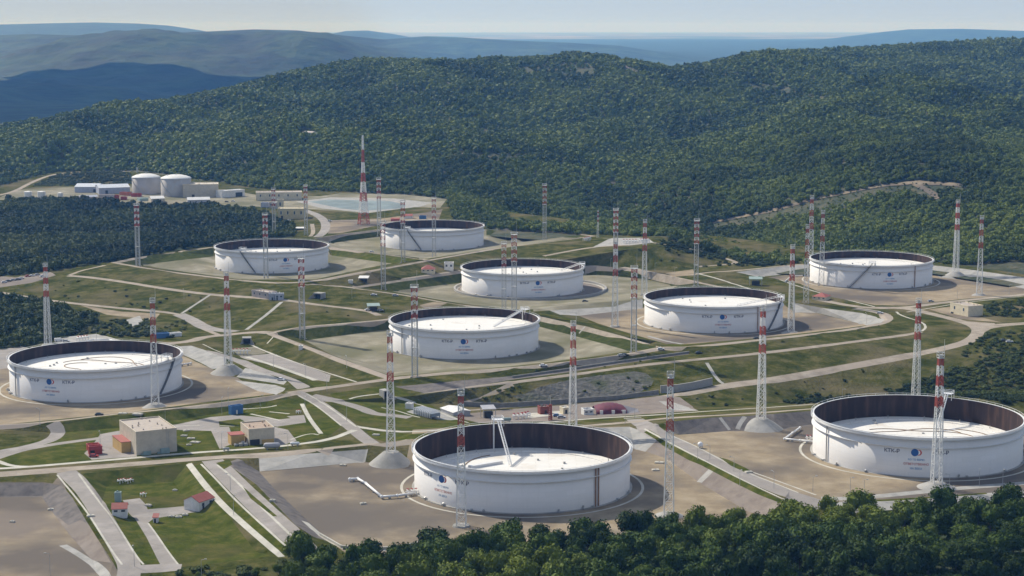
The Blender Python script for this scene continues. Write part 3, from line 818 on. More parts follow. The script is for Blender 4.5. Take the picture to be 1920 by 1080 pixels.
def scatter(name, pts, scl, rot, var, protos, label, cat, group=None):
    me = bpy.data.meshes.new(name); me.from_pydata(np.asarray(pts).tolist(), [], [])
    n = len(pts)
    a = me.attributes.new('scl', 'FLOAT_VECTOR', 'POINT'); a.data.foreach_set('vector', np.asarray(scl, np.float32).ravel())
    r3 = np.zeros((n, 3), np.float32); r3[:, 2] = rot
    a = me.attributes.new('rot', 'FLOAT_VECTOR', 'POINT'); a.data.foreach_set('vector', r3.ravel())
    a = me.attributes.new('variant', 'INT', 'POINT'); a.data.foreach_set('value', np.asarray(var, np.int32))
    o = bpy.data.objects.new(name, me); COL.objects.link(o)
    tag(o, label, cat, group, 'stuff')
    ng = bpy.data.node_groups.new(name, 'GeometryNodeTree')
    ng.interface.new_socket("Geometry", in_out='INPUT', socket_type='NodeSocketGeometry')
    ng.interface.new_socket("Geometry", in_out='OUTPUT', socket_type='NodeSocketGeometry')
    N = ng.nodes; L = ng.links
    gi = N.new('NodeGroupInput'); go = N.new('NodeGroupOutput')
    ins = N.new('GeometryNodeInstanceOnPoints'); ins.inputs['Pick Instance'].default_value = True
    jn = N.new('GeometryNodeJoinGeometry')
    for p in protos:
        oi = N.new('GeometryNodeObjectInfo'); oi.inputs['Object'].default_value = p; oi.inputs['As Instance'].default_value = True
        L.new(oi.outputs['Geometry'], jn.inputs[0])
    def attr(nm, t):
        x = N.new('GeometryNodeInputNamedAttribute'); x.data_type = t; x.inputs['Name'].default_value = nm
        return [q for q in x.outputs if q.name == 'Attribute' and q.enabled][0]
    L.new(gi.outputs[0], ins.inputs['Points']); L.new(jn.outputs[0], ins.inputs['Instance'])
    L.new(attr('variant', 'INT'), ins.inputs['Instance Index'])
    e2r = N.new('FunctionNodeEulerToRotation'); L.new(attr('rot', 'FLOAT_VECTOR'), e2r.inputs[0]); L.new(e2r.outputs[0], ins.inputs['Rotation'])
    L.new(attr('scl', 'FLOAT_VECTOR'), ins.inputs['Scale'])
    L.new(ins.outputs[0], go.inputs[0])
    md = o.modifiers.new('scatter', 'NODES'); md.node_group = ng
    return o
M['leaf_wood'] = leaf_mat('leaves_wood', (.020, .036, .008), (.048, .072, .014), (.10, .12, .026))  # darker copy of the forest leaves; shade of the wood's slope is in the colour
wood_protos = [proto_mesh('crown_wood', crown_mb(150 + i, 7, 34, .17), M['leaf_wood']) for i in range(5)]
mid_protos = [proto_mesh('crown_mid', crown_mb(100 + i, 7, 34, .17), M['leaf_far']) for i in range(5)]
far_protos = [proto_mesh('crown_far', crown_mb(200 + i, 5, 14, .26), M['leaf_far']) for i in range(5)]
for me_ in mid_protos + far_protos: pass
def in_px(pts, pl):
    q = np.array([pix(p)[:2] for p in pts]); return inside(q, pl)
# forest on the hill
rows = []
y = 1480.0
while y < 4500:
    sp = 6.5 + max(0, y - 1800) / 2600 * 3.6
    halfw = y * 1080 / F
    n = int(2 * halfw / sp)
    xs = (np.arange(n) + rng.random(n) * .9) * sp - halfw
    ys = y + (rng.random(n) - .5) * sp * .9
    rows.append(np.stack([xs, ys], 1))
    y += sp
pt = np.concatenate(rows)
ppx = pt[:, 0] / pt[:, 1] * F * 1.005 + 960
yb_ = ip(ppx, bk, 1); yc_ = ip(ppx, CREST, 2)
ok = (pt[:, 1] > yb_ - 8) & (pt[:, 1] < yc_ + 220)
pt, ppx = pt[ok], ppx[ok]
zz = hill_z(ppx, pt[:, 1])
dep_ = pt[:, 1] * CP - (zz - CAMZ) * SP
ppy = 540 - F * (pt[:, 1] * SP + (zz - CAMZ) * CP) / dep_
q2 = np.stack([ppx, ppy], 1)
keep = np.ones(len(pt), bool)
CLEAR = [[(1330,421),(1400,407),(1490,387),(1560,369),(1640,352),(1690,342),(1740,340),(1815,346),(1818,362),(1760,362),(1778,386),(1752,382),(1700,364),(1640,374),(1560,392),(1490,410),(1400,428),(1345,434)],
         [(940,127),(1010,122),(1090,118),(1150,128),(1110,142),(1040,146),(960,140)],
         [(558,244),(585,242),(592,254),(565,256)],
         [(840,278),(930,287),(1000,292),(990,300),(900,299),(850,286)], [(880,292),(960,290),(985,300),(930,310)],
         [(1118,358),(1150,340),(1158,345),(1126,364)], [(1380,155),(1440,160),(1560,185),(1540,190),(1430,172)],
         [(1128,104),(1150,108),(1230,152),(1210,152)],[(95,318),(250,312),(255,345),(60,352),(20,365)]]
for ci, c in enumerate(CLEAR[:-1]):
    if ci == 0: low = inside(q2, c)
    keep &= ~(inside(q2, c) & (rng.random(len(pt)) > (.28 if ci else .75)))
den = fbm(pt[:, 0], pt[:, 1], 260, 51, 3)
keep &= rng.random(len(pt)) < np.clip(1.05 - np.maximum(0, den - .22) * 2.6, .22, 1)
pt, zz, dn, low = pt[keep], zz[keep], den[keep], low[keep]
n = len(pt)
sz = (3.3 + rng.random(n) ** 2 * 2.6) * (1 + np.maximum(0, pt[:, 1] - 1800) / 2600 * .55)
sz = np.where(low, sz * .27, sz)
hsc = np.stack([sz * (.9 + .3 * rng.random(n)), sz * (.9 + .3 * rng.random(n)), sz * (.85 + .45 * rng.random(n))], 1)
pos = np.stack([pt[:, 0], pt[:, 1], zz + hsc[:, 2] * .62], 1)
nr = pt[:, 1] < 2300
print('hill trees', n, nr.sum())
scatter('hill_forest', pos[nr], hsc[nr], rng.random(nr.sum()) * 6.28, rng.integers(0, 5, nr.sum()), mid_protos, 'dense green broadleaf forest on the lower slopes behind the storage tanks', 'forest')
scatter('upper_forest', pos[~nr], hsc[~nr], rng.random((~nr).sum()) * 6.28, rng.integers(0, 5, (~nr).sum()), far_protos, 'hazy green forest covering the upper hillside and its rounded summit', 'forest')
# woods and scrub inside the site
def grid_pts(x0, x1, y0, y1, sp):
    xs, ys = np.meshgrid(np.arange(x0, x1, sp), np.arange(y0, y1, sp))
    p = np.stack([xs.ravel(), ys.ravel()], 1); return p + (rng.random(p.shape) - .5) * sp * .95
def zs(p): return np.array([H(a, b) for a, b in p])
g = grid_pts(-560, 130, 1000, 2100, 6.4)
cl = cls_at(g)
g = g[cl == CLS.index('forestfloor')]
gz = zs(g); n = len(g)
sz = 2.6 + rng.random(n) ** 1.4 * 2.6
sc3 = np.stack([sz, sz * (.9 + .2 * rng.random(n)), sz * (.85 + .5 * rng.random(n))], 1)
scatter('site_wood', np.column_stack([g, gz + sc3[:, 2] * .6]), sc3, rng.random(n) * 6.28, rng.integers(0, 5, n), wood_protos, 'dark green woodland filling the hollow left of the tank terraces', 'woodland')
# scrub: right-hand banks and scattered bushes on rough grass
SCR = [([(1640,735),(1700,725),(1760,700),(1830,680),(1960,650),(1960,760),(1880,758),(1790,742),(1700,742)], .95, 2.6),
       ([(1470,745),(1530,738),(1580,740),(1640,742),(1600,756),(1480,758)], .5, 2.2),
       ([(1840,625),(1960,615),(1960,650),(1840,680),(1800,670)], .5, 2.0),
       ([(1840,570),(1960,560),(1960,598),(1850,592)], .3, 2.2),
       ([(1290,745),(1440,720),(1640,690),(1640,735),(1470,748),(1320,765)], .05, 1.4),
       ([(300,612),(345,600),(358,620),(330,632)], .5, 1.6),
       ([(95,595),(200,600),(290,610),(330,635),(200,632),(120,628)], .45, 2.4),
       ([(235,605),(280,598),(275,615),(240,620)], .15, 1.5),
       ([(240,318),(250,345),(60,350),(110,326)], .25, 2.6),
       ([(1240,470),(1300,480),(1440,500),(1500,496),(1420,488),(1310,464),(1240,446)], .35, 3.0),
       ([(1290,500),(1400,500),(1480,494),(1400,490)], .3, 2.0),
       ([(840,375),(852,412),(920,428),(905,420),(862,400)], .5, 3.2),
       ([(-60,1060),(345,1060),(545,1040),(545,1140),(-60,1140)], .0, 1.5),
       ([(330,1072),(545,1055),(560,1110),(330,1110)], .28, 2.2),
       ([(400,540),(720,592),(700,612),(520,610),(380,600)], .02, 1.2),
       ([(130,520),(390,556),(375,600),(80,560)], .025, 1.4),
       ([(980,735),(1240,700),(1240,735),(980,758)], .05, 1.5),
       ([(850,735),(980,722),(975,755),(840,757)], .3, 1.5),
       ([(1180,470),(1285,465),(1300,500),(1100,495)], .06, 1.3),
       ([(960,692),(1440,640),(1660,606),(1660,616),(1440,655),(960,706)], .07, 1.1)]
acc = []
for pl, d, s in SCR:
    if d == 0: continue
    w = np.array([[*G(*q).xy] for q in pl])
    a = grid_pts(w[:, 0].min(), w[:, 0].max(), w[:, 1].min(), w[:, 1].max(), 4.0 if d > .3 else 3.0)
    a = a[inside(a, w)]
    a = a[rng.random(len(a)) < d]
    k = cls_at(a)
    a = a[np.isin(k, [CLS.index(x) for x in ('meadow', 'rock', 'forestfloor', 'gravel')])]
    acc.append(np.column_stack([a, np.full(len(a), s)]))
a = np.concatenate(acc); n = len(a)
sz = a[:, 2] * (.45 + .75 * rng.random(n))
scatter('scrub', np.column_stack([a[:, :2], zs(a[:, :2]) + sz * .35]), np.stack([sz * 1.1, sz, sz * .8], 1), rng.random(n) * 6.28, rng.integers(0, 5, n), wood_protos, 'low green bushes scattered over the rough grass banks', 'bushes')
g = grid_pts(-140, 215, 500, 735, 4.6)
g = g[cls_at(g) == CLS.index('forestfloor')]
g = g[rng.random(len(g)) < .75]
n = len(g); sz = 1.5 + 1.3 * rng.random(n)
under = [proto_mesh('bush', crown_mb(400 + i, 7, 60, .13), M['leaf_near']) for i in range(4)]
scatter('undergrowth', np.column_stack([g, zs(g) + sz * .35]), np.stack([sz * 1.3, sz * 1.3, sz], 1), rng.random(n) * 6.28, rng.integers(0, 4, n), under, 'dense green undergrowth between the trees of the foreground wood', 'undergrowth')
# ------------------------------------------------------------------ foreground trees, one object each
def near_tree_meshes(seed):
    r = random.Random(seed)
    mb = crown_mb(seed, r.randint(13, 18), 105, .085, core=.7, rz=r.uniform(.6, 1.2), cz=0)
    v = np.array(mb.v)
    v *= np.array([5.2, 5.2, 5.0]) / np.abs(v).max(0)
    v[:, 2] += 6.6
    cm = bpy.data.meshes.new('crown'); cm.from_pydata(v.tolist(), [], mb.f); cm.materials.append(M['leaf_near']); cm.update()
    t = MB()
    p = [Vector((0, 0, -1.2)), Vector((r.uniform(-.2, .2), r.uniform(-.2, .2), 2.2)), Vector((r.uniform(-.4, .4), r.uniform(-.4, .4), 5.5))]
    t.bar(p[0], p[1], .5, n=7, w2=.36); t.bar(p[1], p[2], .36, n=7, w2=.2)
    for k in range(6):
        a = k * 1.05 + r.random(); b = p[1].lerp(p[2], r.uniform(.1, .9))
        t.bar(b, b + Vector((math.cos(a) * 2.6, math.sin(a) * 2.6, r.uniform(1.4, 2.8))), .2, n=5, w2=.07)
    tm = bpy.data.meshes.new('trunk'); tm.from_pydata(t.v, [], t.f); tm.materials.append(M['bark']); tm.update()
    return cm, tm
near = [near_tree_meshes(300 + i) for i in range(9)]
foot_px = sorted([(pix(w)[0], w.y) for w in footw])
cand = grid_pts(-135, 212, 500, 735, 9.9)
cand = np.column_stack([cand, zs(cand)])
trees = []
for (x, y, z) in cand:
    q = pix((x, y, z)); qt = pix((x, y, z + 11))
    yf = np.interp(q[0], [f[0] for f in foot_px], [f[1] for f in foot_px])
    if y > yf - 1.5: continue
    if q[0] < 545 + 25 * math.sin(q[1] * .1) or q[0] > 1975: continue
    if qt[1] > 1076: continue
    trees.append((x, y, z))
extra = [(575, 1052, 8.6), (520, 1078, 4.0), (480, 1080, 3.6), (372, 1086, 3.2), (683, 1043, 4.2), (1478, 985, 12)]
for ex, ey, hh in extra: w = G(ex, ey); trees.append((w.x, w.y, w.z, hh))
print('near trees', len(trees))
tr = random.Random(5)
def fgap(t):
    return np.interp(pix(t)[0], [f[0] for f in foot_px], [f[1] for f in foot_px]) - t[1]
trees.sort(key=lambda t: fgap(t) if len(t) < 4 else -99)
print('FAR300', fgap(trees[min(299, len(trees) - 1)]))
trees = trees[:300]
ORD = ['first', 'second', 'third', 'fourth', 'fifth', 'sixth', 'seventh', 'eighth', 'ninth', 'tenth', 'eleventh', 'twelfth', 'thirteenth', 'fourteenth', 'fifteenth', 'sixteenth', 'seventeenth', 'eighteenth', 'nineteenth', 'twentieth', 'twenty-first', 'twenty-second', 'twenty-third', 'twenty-fourth', 'twenty-fifth', 'twenty-sixth', 'twenty-seventh', 'twenty-eighth', 'twenty-ninth', 'thirtieth', 'thirty-first', 'thirty-second', 'thirty-third', 'thirty-fourth', 'thirty-fifth', 'thirty-sixth', 'thirty-seventh', 'thirty-eighth', 'thirty-ninth', 'fortieth']
ORD += ['forty-' + o for o in ORD[:9]] + ['fiftieth'] + ['fifty-' + o for o in ORD[:9]]
rowsd = {}
for t in trees: rowsd.setdefault(max(0, int(fgap(t) // 9)), []).append(t)
rn = 0
for ri in sorted(rowsd):
    rr = sorted(rowsd[ri], key=lambda t: pix(t)[0])
    for k, t in enumerate(rr):
        vi = tr.randrange(9)
        cm, tm = near[vi]
        hh = t[3] if len(t) > 3 else tr.uniform(7.4, 13.4)
        s = hh / 11.6
        shape = 'broad' if s > 1.15 else ('rounded' if s > 1 else 'small')
        lab = f"{shape} tree, {ORD[k]} from left in {ORD[rn]} row down from the wood's upper edge"
        if len(t) > 3: lab = {8.6: 'dark round tree standing alone at the left end of the foreground wood', 4.0: 'small dark bush on the grassy slope left of the lone round tree', 3.6: 'low bush at the bottom edge beside the grassy slope', 3.2: 'small bush at the bottom edge below the grass compound', 4.2: 'little pointed tree in front of the pale yard wall', 12: 'tall leafy tree at the wood edge below the diagonal road'}[hh]
        o = thing('tree', lab, 'tree', (t[0], t[1], t[2] - .2), tr.random() * 6.28, 'trees of the foreground wood')
        o.scale = (s * tr.uniform(.8, 1.3), s * tr.uniform(.8, 1.3), s * tr.uniform(.9, 1.12))
        for nm, me in (('crown', cm), ('trunk', tm)):
            c = bpy.data.objects.new(nm, me); COL.objects.link(c); c.parent = o
    rn += 1
# ------------------------------------------------------------------ storage tanks
def shell_mat():
    m = bpy.data.materials.new('white_tank_paint'); m.use_nodes = True
    nt = m.node_tree; N = nt.nodes; L = nt.links; b = N["Principled BSDF"]; b.inputs["Roughness"].default_value = .5; b.inputs["Specular IOR Level"].default_value = .35
    tc = N.new("ShaderNodeTexCoord")
    sp = N.new("ShaderNodeSeparateXYZ"); L.new(tc.outputs["Object"], sp.inputs[0])
    at = N.new("ShaderNodeMath"); at.operation = 'ARCTAN2'; L.new(sp.outputs[1], at.inputs[0]); L.new(sp.outputs[0], at.inputs[1])
    mu = N.new("ShaderNodeMath"); mu.operation = 'MULTIPLY'; mu.inputs[1].default_value = RT; L.new(at.outputs[0], mu.inputs[0])
    cx = N.new("ShaderNodeCombineXYZ"); L.new(mu.outputs[0], cx.inputs[0]); L.new(sp.outputs[2], cx.inputs[1])
    br = N.new("ShaderNodeTexBrick"); L.new(cx.outputs[0], br.inputs["Vector"])
    br.inputs["Scale"].default_value = 1; br.inputs["Brick Width"].default_value = 9.3; br.inputs["Row Height"].default_value = 2.2
    br.inputs["Mortar Size"].default_value = .035; br.inputs["Mortar Smooth"].default_value = .4
    br.inputs["Color1"].default_value = (.76, .735, .70, 1); br.inputs["Color2"].default_value = (.80, .775, .745, 1); br.inputs["Mortar"].default_value = (.66, .655, .64, 1)
    vm = N.new("ShaderNodeVectorMath"); vm.operation = 'MULTIPLY'; vm.inputs[1].default_value = (.45, .035, 1); L.new(cx.outputs[0], vm.inputs[0])
    nz = N.new("ShaderNodeTexNoise"); nz.inputs["Scale"].default_value = 1; nz.inputs["Detail"].default_value = 5; L.new(vm.outputs[0], nz.inputs["Vector"])
    mr = N.new("ShaderNodeMapRange"); mr.inputs[1].default_value = .55; mr.inputs[2].default_value = .85; mr.inputs[4].default_value = .4; L.new(nz.outputs[0], mr.inputs[0])
    mx = N.new("ShaderNodeMix"); mx.data_type = 'RGBA'; L.new(mr.outputs[0], mx.inputs[0]); L.new(br.outputs[0], mx.inputs[6]); mx.inputs[7].default_value = (.60, .585, .55, 1)
    L.new(mx.outputs[2], b.inputs["Base Color"])
    return m
def inner_mat():
    m = bpy.data.materials.new('rusty_inner_wall'); m.use_nodes = True
    nt = m.node_tree; N = nt.nodes; L = nt.links; b = N["Principled BSDF"]; b.inputs["Roughness"].default_value = .75; b.inputs["Specular IOR Level"].default_value = .2
    tc = N.new("ShaderNodeTexCoord"); sp = N.new("ShaderNodeSeparateXYZ"); L.new(tc.outputs["Object"], sp.inputs[0])
    at = N.new("ShaderNodeMath"); at.operation = 'ARCTAN2'; L.new(sp.outputs[1], at.inputs[0]); L.new(sp.outputs[0], at.inputs[1])
    mu = N.new("ShaderNodeMath"); mu.operation = 'MULTIPLY'; mu.inputs[1].default_value = RT; L.new(at.outputs[0], mu.inputs[0])
    cx = N.new("ShaderNodeCombineXYZ"); L.new(mu.outputs[0], cx.inputs[0]); L.new(sp.outputs[2], cx.inputs[1])
    vm = N.new("ShaderNodeVectorMath"); vm.operation = 'MULTIPLY'; vm.inputs[1].default_value = (.3, .05, 1); L.new(cx.outputs[0], vm.inputs[0])
    nz = N.new("ShaderNodeTexNoise"); nz.inputs["Scale"].default_value = 1; nz.inputs["Detail"].default_value = 4; L.new(vm.outputs[0], nz.inputs["Vector"])
    cr = N.new("ShaderNodeValToRGB"); e = cr.color_ramp.elements
    e[0].position = .22; e[0].color = (.020, .012, .0115, 1); e[1].position = .8; e[1].color = (.115, .062, .043, 1)
    k = e.new(.5); k.color = (.040, .024, .020, 1)
    L.new(nz.outputs[0], cr.inputs[0]); L.new(cr.outputs[0], b.inputs["Base Color"])
    return m
def roof_mat():
    m = bpy.data.materials.new('floating_roof_plates'); m.use_nodes = True
    nt = m.node_tree; N = nt.nodes; L = nt.links; b = N["Principled BSDF"]; b.inputs["Roughness"].default_value = .6
    tc = N.new("ShaderNodeTexCoord")
    br = N.new("ShaderNodeTexBrick"); L.new(tc.outputs["Object"], br.inputs["Vector"]); br.inputs["Scale"].default_value = 1
    br.inputs["Brick Width"].default_value = 12; br.inputs["Row Height"].default_value = 3; br.inputs["Mortar Size"].default_value = .07
    br.inputs["Color1"].default_value = (.74, .72, .67, 1); br.inputs["Color2"].default_value = (.80, .78, .73, 1); br.inputs["Mortar"].default_value = (.55, .51, .45, 1)
    nz = N.new("ShaderNodeTexNoise"); nz.inputs["Scale"].default_value = .09; nz.inputs["Detail"].default_value = 6; L.new(tc.outputs["Object"], nz.inputs["Vector"])
    mr = N.new("ShaderNodeMapRange"); mr.inputs[1].default_value = .56; mr.inputs[2].default_value = .74; mr.inputs[4].default_value = .55; L.new(nz.outputs[0], mr.inputs[0])
    mx = N.new("ShaderNodeMix"); mx.data_type = 'RGBA'; L.new(mr.outputs[0], mx.inputs[0]); L.new(br.outputs[0], mx.inputs[6]); mx.inputs[7].default_value = (.56, .49, .40, 1)
    L.new(mx.outputs[2], b.inputs["Base Color"])
    return m
M['shell'] = shell_mat(); M['inner'] = inner_mat(); M['roof'] = roof_mat()
M['whitesteel'] = flat('white_painted_steel', (.74, .74, .73), .45, .06)
M['galv'] = flat('galvanised_steel', (.42, .42, .41), .5, .12, metal=.2)
M['grating'] = flat('dark_stair_grating', (.14, .14, .14), .7, .2)
M['rustpipe'] = flat('rusty_pipe', (.30, .17, .10), .7, .25, .5)
M['rustline'] = flat('rusty_weld_line', (.26, .17, .10), .8, .3, .3)
M['blue'] = flat('emblem_blue', (.02, .10, .32), .5, .05)
M['red'] = flat('emblem_red', (.55, .06, .05), .5, .05)
M['emwhite'] = flat('emblem_white', (.8, .8, .8), .5, .02)
M['letter'] = flat('dark_lettering', (.15, .15, .18), .6, .1)
M['letterblue'] = flat('blue_lettering', (.12, .28, .5), .6, .1)
M['letterred'] = flat('red_lettering', (.48, .14, .12), .6, .1)
RS = 46.4            # shell radius; the wind girder stands out to RT
def text_on_shell(parent, txt, az, z, h, m, name, xs=1.0):
    cu = bpy.data.curves.new(name, 'FONT'); cu.body = txt; cu.size = h / .72; cu.align_x = 'CENTER'; cu.offset = h * .035; cu.resolution_u = 3
    o = bpy.data.objects.new(name, cu); COL.objects.link(o)
    bpy.context.view_layer.update()
    me = bpy.data.meshes.new_from_object(o.evaluated_get(bpy.context.evaluated_depsgraph_get()))
    bpy.data.objects.remove(o)
    for v in me.vertices:
        a = az + v.co.x * xs / RS; r = RS + .06
        v.co = (r * math.cos(a), r * math.sin(a), z + v.co.y)
    me.materials.clear(); me.materials.append(m); me.update()
    ob = bpy.data.objects.new(name, me); COL.objects.link(ob); ob.parent = parent
    return ob
def emblem(parent, az, z):
    mb = MB()
    def blob(cx, cy, rx, ry, r, m):
        n = 28
        vs = []
        for i in range(n):
            t = 2 * math.pi * i / n
            a = az + (cx + rx * math.cos(t)) / RS
            vs.append((r * math.cos(a), r * math.sin(a), z + cy + ry * math.sin(t)))
        mb.add(vs, [tuple(range(n))], m)
    blob(1.0, 0, 1.3, 1.25, RS + .05, 1)
    blob(.72, 0, .95, 1.0, RS + .08, 2)
    blob(-.65, 0, 1.6, 1.6, RS + .11, 0)
    mb.build('emblem', [M['blue'], M['red'], M['emwhite']], parent)
TINFO = {  # label, stairs (az at foot, az at top) degrees, pipes (px), ladder top px, ladder foot px
 't1': ('white front middle oil tank nearest the camera, brown pipes down its right front', None, (1116, 1122), (938, 793), (957, 872)),
 't2': ('large white open-top oil storage tank at the front right corner', None, (1551,), (1775, 741), (1757, 806)),
 't3': ('white open-top oil storage tank at the left edge with a stair on its right side', (300, 668, 305, 716), (31,), (318, 671), (290, 676)),
 't4': ('white open-top oil storage tank in the middle of the terraces with a slanting roof ladder', None, (754,), (970, 583), (926, 613)),
 't5': ('white open-top oil storage tank right of the middle one, stair at its right end', (1440, 620, 1462, 560), (1421, 1425), (1462, 559), (1432, 566)),
 't6': ('white open-top oil storage tank standing in a raised round concrete ring wall', None, (), (1074, 496), (1052, 508)),
 't7': ('white open-top oil storage tank far right, a dark diagonal stair left of its emblem', (1594, 540, 1634, 505), (1714,), (1636, 495), (1630, 489)),
 't8': ('white open-top oil storage tank at far left of the rear terraces', (479, 513, 452, 482), (), (455, 470), (470, 466)),
 't9': ('farthest white open-top oil storage tank, without emblem, in front of the pond', (790, 471, 764, 440), (750,), (762, 434), (778, 432)),
}
def az_of(k, px, py_z):
    """azimuth on the near half of the shell whose picture column is px"""
    c = TK[k]['c']; best = None
    for i in range(180, 361):
        a = math.radians(i); q = pix((c.x + RS * math.cos(a), c.y + RS * math.sin(a), c.z + py_z))
        if best is None or abs(q[0] - px) < best[0]: best = (abs(q[0] - px), a)
    return best[1]
for k, t in TK.items():
    label, st, pipes, lt, lf = TINFO[k]
    root = thing('storage_tank', label, 'storage tank', t['c'], 0, 'open-top oil storage tanks')
    c = t['c']
    mb = MB(); mb.ring([(RS, -.3), (RS, HT), (RS - .12, HT)], 160, closed=False); mb.build('shell', M['shell'], root, False)
    for p in root.children[-1].data.polygons: p.use_smooth = True
    mb = MB(); mb.ring([(RS - .12, HT), (RS - .12, 1.0)], 160, closed=False); o = mb.build('inner_wall', M['inner'], root, True)
    mb = MB(); mb.ring([(RS + .02, HT - .95), (RT, HT - .95), (RT, HT - .2), (RT - .06, HT - .2), (RT - .06, HT - .8), (RS + .02, HT - .8)], 160)
    mb.ring([(RS - .3, HT - .05), (RS + .25, HT - .05), (RS + .25, HT + .12), (RS - .3, HT + .12)], 160)
    n = 60
    for i in range(n):
        a = 2 * math.pi * i / n
        mb.bar(((RT - .03) * math.cos(a), (RT - .03) * math.sin(a), HT - .3), ((RT - .03) * math.cos(a), (RT - .03) * math.sin(a), HT + .75), .09)
    mb.ring([(RT - .08, HT + .68), (RT + .02, HT + .68), (RT + .02, HT + .78), (RT - .08, HT + .78)], 120)
    mb.build('wind_girder', M['whitesteel'], root)
    mb = MB(); mb.ring([(RS + .01, HT - 4.6), (RS + .75, HT - 4.6), (RS + .75, HT - 4.35), (RS + .01, HT - 4.35)], 160); mb.build('stiffener_ring', M['whitesteel'], root)
    mb = MB(); mb.ring([(RS + .01, -.35), (RS + 1.1, -.35), (RS + 1.1, .28), (RS + .01, .3)], 160); mb.build('base_ring', M['concrete'], root)
    # floating roof
    zr = HT - t['drop']
    mb = MB()
    mb.ring([(RS - .35, zr + .6), (RS - 5.5, zr + .35), (RS - 5.5, zr)], 128, closed=False)
    mb.disc(RS - 5.5, zr, 128)
    mb.ring([(RS - .35, zr - .6), (RS - .35, zr + .6)], 128, closed=False)
    o = mb.build('floating_roof', M['roof'], root)
    rr = random.Random(k)
    mb = MB()
    for i in range(9):
        a = rr.random() * 6.283; r = rr.uniform(5, 40); mb.box(r * math.cos(a) - .5, r * math.sin(a) - .5, zr, r * math.cos(a) + .5, r * math.sin(a) + .5, zr + rr.uniform(.4, 1.0))
    for i in range(16):
        a = 2 * math.pi * i / 16 + .1; mb.bar(((RS - 3) * math.cos(a), (RS - 3) * math.sin(a), zr + .4), ((RS - 3) * math.cos(a), (RS - 3) * math.sin(a), zr + 1.7), .3)
    mb.build('roof_fitting', M['galv'], o)
    if k in ('t1', 't2', 't3'):
        mb = MB()
        for s in range(3):
            a0 = rr.uniform(0, 6.28); r0 = rr.uniform(14, 26); pts = []
            for i in range(22):
                a = a0 + i * .13; r = r0 + 5 * math.sin(i * .35 + s) + 5 * s; pts.append((r * math.cos(a), r * math.sin(a), zr + .05))
            for p, q in zip(pts, pts[1:]): mb.bar(p, q, .42)
        mb.build('rust_seam', M['rustline'], o)
    for i in range(12):
        pass
    # nozzles round the foot of the shell
    mb = MB()
    for i in range(9):
        a = rr.uniform(math.pi * 1.02, math.pi * 1.98); r = RS + .5
        x, y = r * math.cos(a), r * math.sin(a); h = rr.uniform(.8, 1.9)
        mb.bar((x, y, .3), (x * 1.012, y * 1.012, h), .7); mb.bar((x * .985, y * .985, .7), (x * 1.03, y * 1.03, .7), .5, n=6)
    mb.build('nozzle', M['galv'], root)
    if pipes:
        for px in pipes:
            a = az_of(k, px, 8); mb = MB(); r = RS + .45
            mb.bar((r * math.cos(a), r * math.sin(a), .3), (r * math.cos(a), r * math.sin(a), HT - 1), .62 if k != 't2' else .55, n=8)
            mb.build('drain_pipe', M['rustpipe'] if k in ('t1', 't5', 't7') else M['galv'], root)
    if st:
        a0, a1 = az_of(k, st[0], 1), az_of(k, st[2], 15)
        if k == 't3': a0, a1 = az_of(k, 299, 1), az_of(k, 325, 15)
        n = 34; mb = MB()
        for i in range(n):
            s0, s1 = i / n, (i + 1) / n
            aa, ab = a0 + (a1 - a0) * s0, a0 + (a1 - a0) * s1; za, zb_ = .4 + (HT - .6) * s0, .4 + (HT - .6) * s1
            ri, ro = RS + .08, RS + 1.35
            q = [(ri * math.cos(aa), ri * math.sin(aa), za), (ro * math.cos(aa), ro * math.sin(aa), za), (ro * math.cos(ab), ro * math.sin(ab), zb_), (ri * math.cos(ab), ri * math.sin(ab), zb_)]
            mb.add(q + [(x, y, z + .55) for x, y, z in q], [(3, 2, 1, 0), (4, 5, 6, 7), (0, 1, 5, 4), (1, 2, 6, 5), (2, 3, 7, 6), (3, 0, 4, 7)])
            mb.bar((ro * math.cos(aa), ro * math.sin(aa), za + 1.5), (ro * math.cos(ab), ro * math.sin(ab), zb_ + 1.5), .16)
            if i % 3 == 0: mb.bar((ro * math.cos(aa), ro * math.sin(aa), za), (ro * math.cos(aa), ro * math.sin(aa), za + 1.5), .12)
        mb.build('stair', M['grating'], root)
    # gauger platform and rolling ladder
    wt = P(lt[0], lt[1], c.z + HT + 1.5) - c; a = math.atan2(wt.y, wt.x)
    if wt.xy.length < RS * .8 or k in ('t7', 't8', 't9', 't3', 't5'):
        if k in ('t7', 't8', 't9'): a = az_of(k, lt[0], HT)
        elif k in ('t3', 't5'): a = math.radians(-20 if k == 't5' else -22)
    T = Vector((math.cos(a), math.sin(a), 0)); B = Vector((-T.y, T.x, 0))
    p = T * (RS - .2)
    mb = MB()
    w = 2.4
    cor = [p + T * 1.6 + B * w, p + T * 1.6 - B * w, p - T * 2.4 - B * w, p - T * 2.4 + B * w]
    zt = HT + 2.0
    mb.add([(q.x, q.y, zt) for q in cor] + [(q.x, q.y, zt + .25) for q in cor], [(3, 2, 1, 0), (4, 5, 6, 7), (0, 1, 5, 4), (1, 2, 6, 5), (2, 3, 7, 6), (3, 0, 4, 7)])
    for q in cor:
        mb.bar((q.x, q.y, HT - .8), (q.x, q.y, zt + 1.6), .22)
    for q, r in zip(cor, cor[1:] + cor[:1]):
        mb.bar((q.x, q.y, zt + 1.5), (r.x, r.y, zt + 1.5), .14); mb.bar((q.x, q.y, zt + .9), (r.x, r.y, zt + .9), .1)
    pole = p - T * 1.0 + B * 2.0
    mb.bar((pole.x, pole.y, zr + .5), (pole.x, pole.y, zt), .75, n=8)
    mb.build('gauger_platform', M['whitesteel'], root)
    wf = P(lf[0], lf[1], c.z + zr + .6) - c
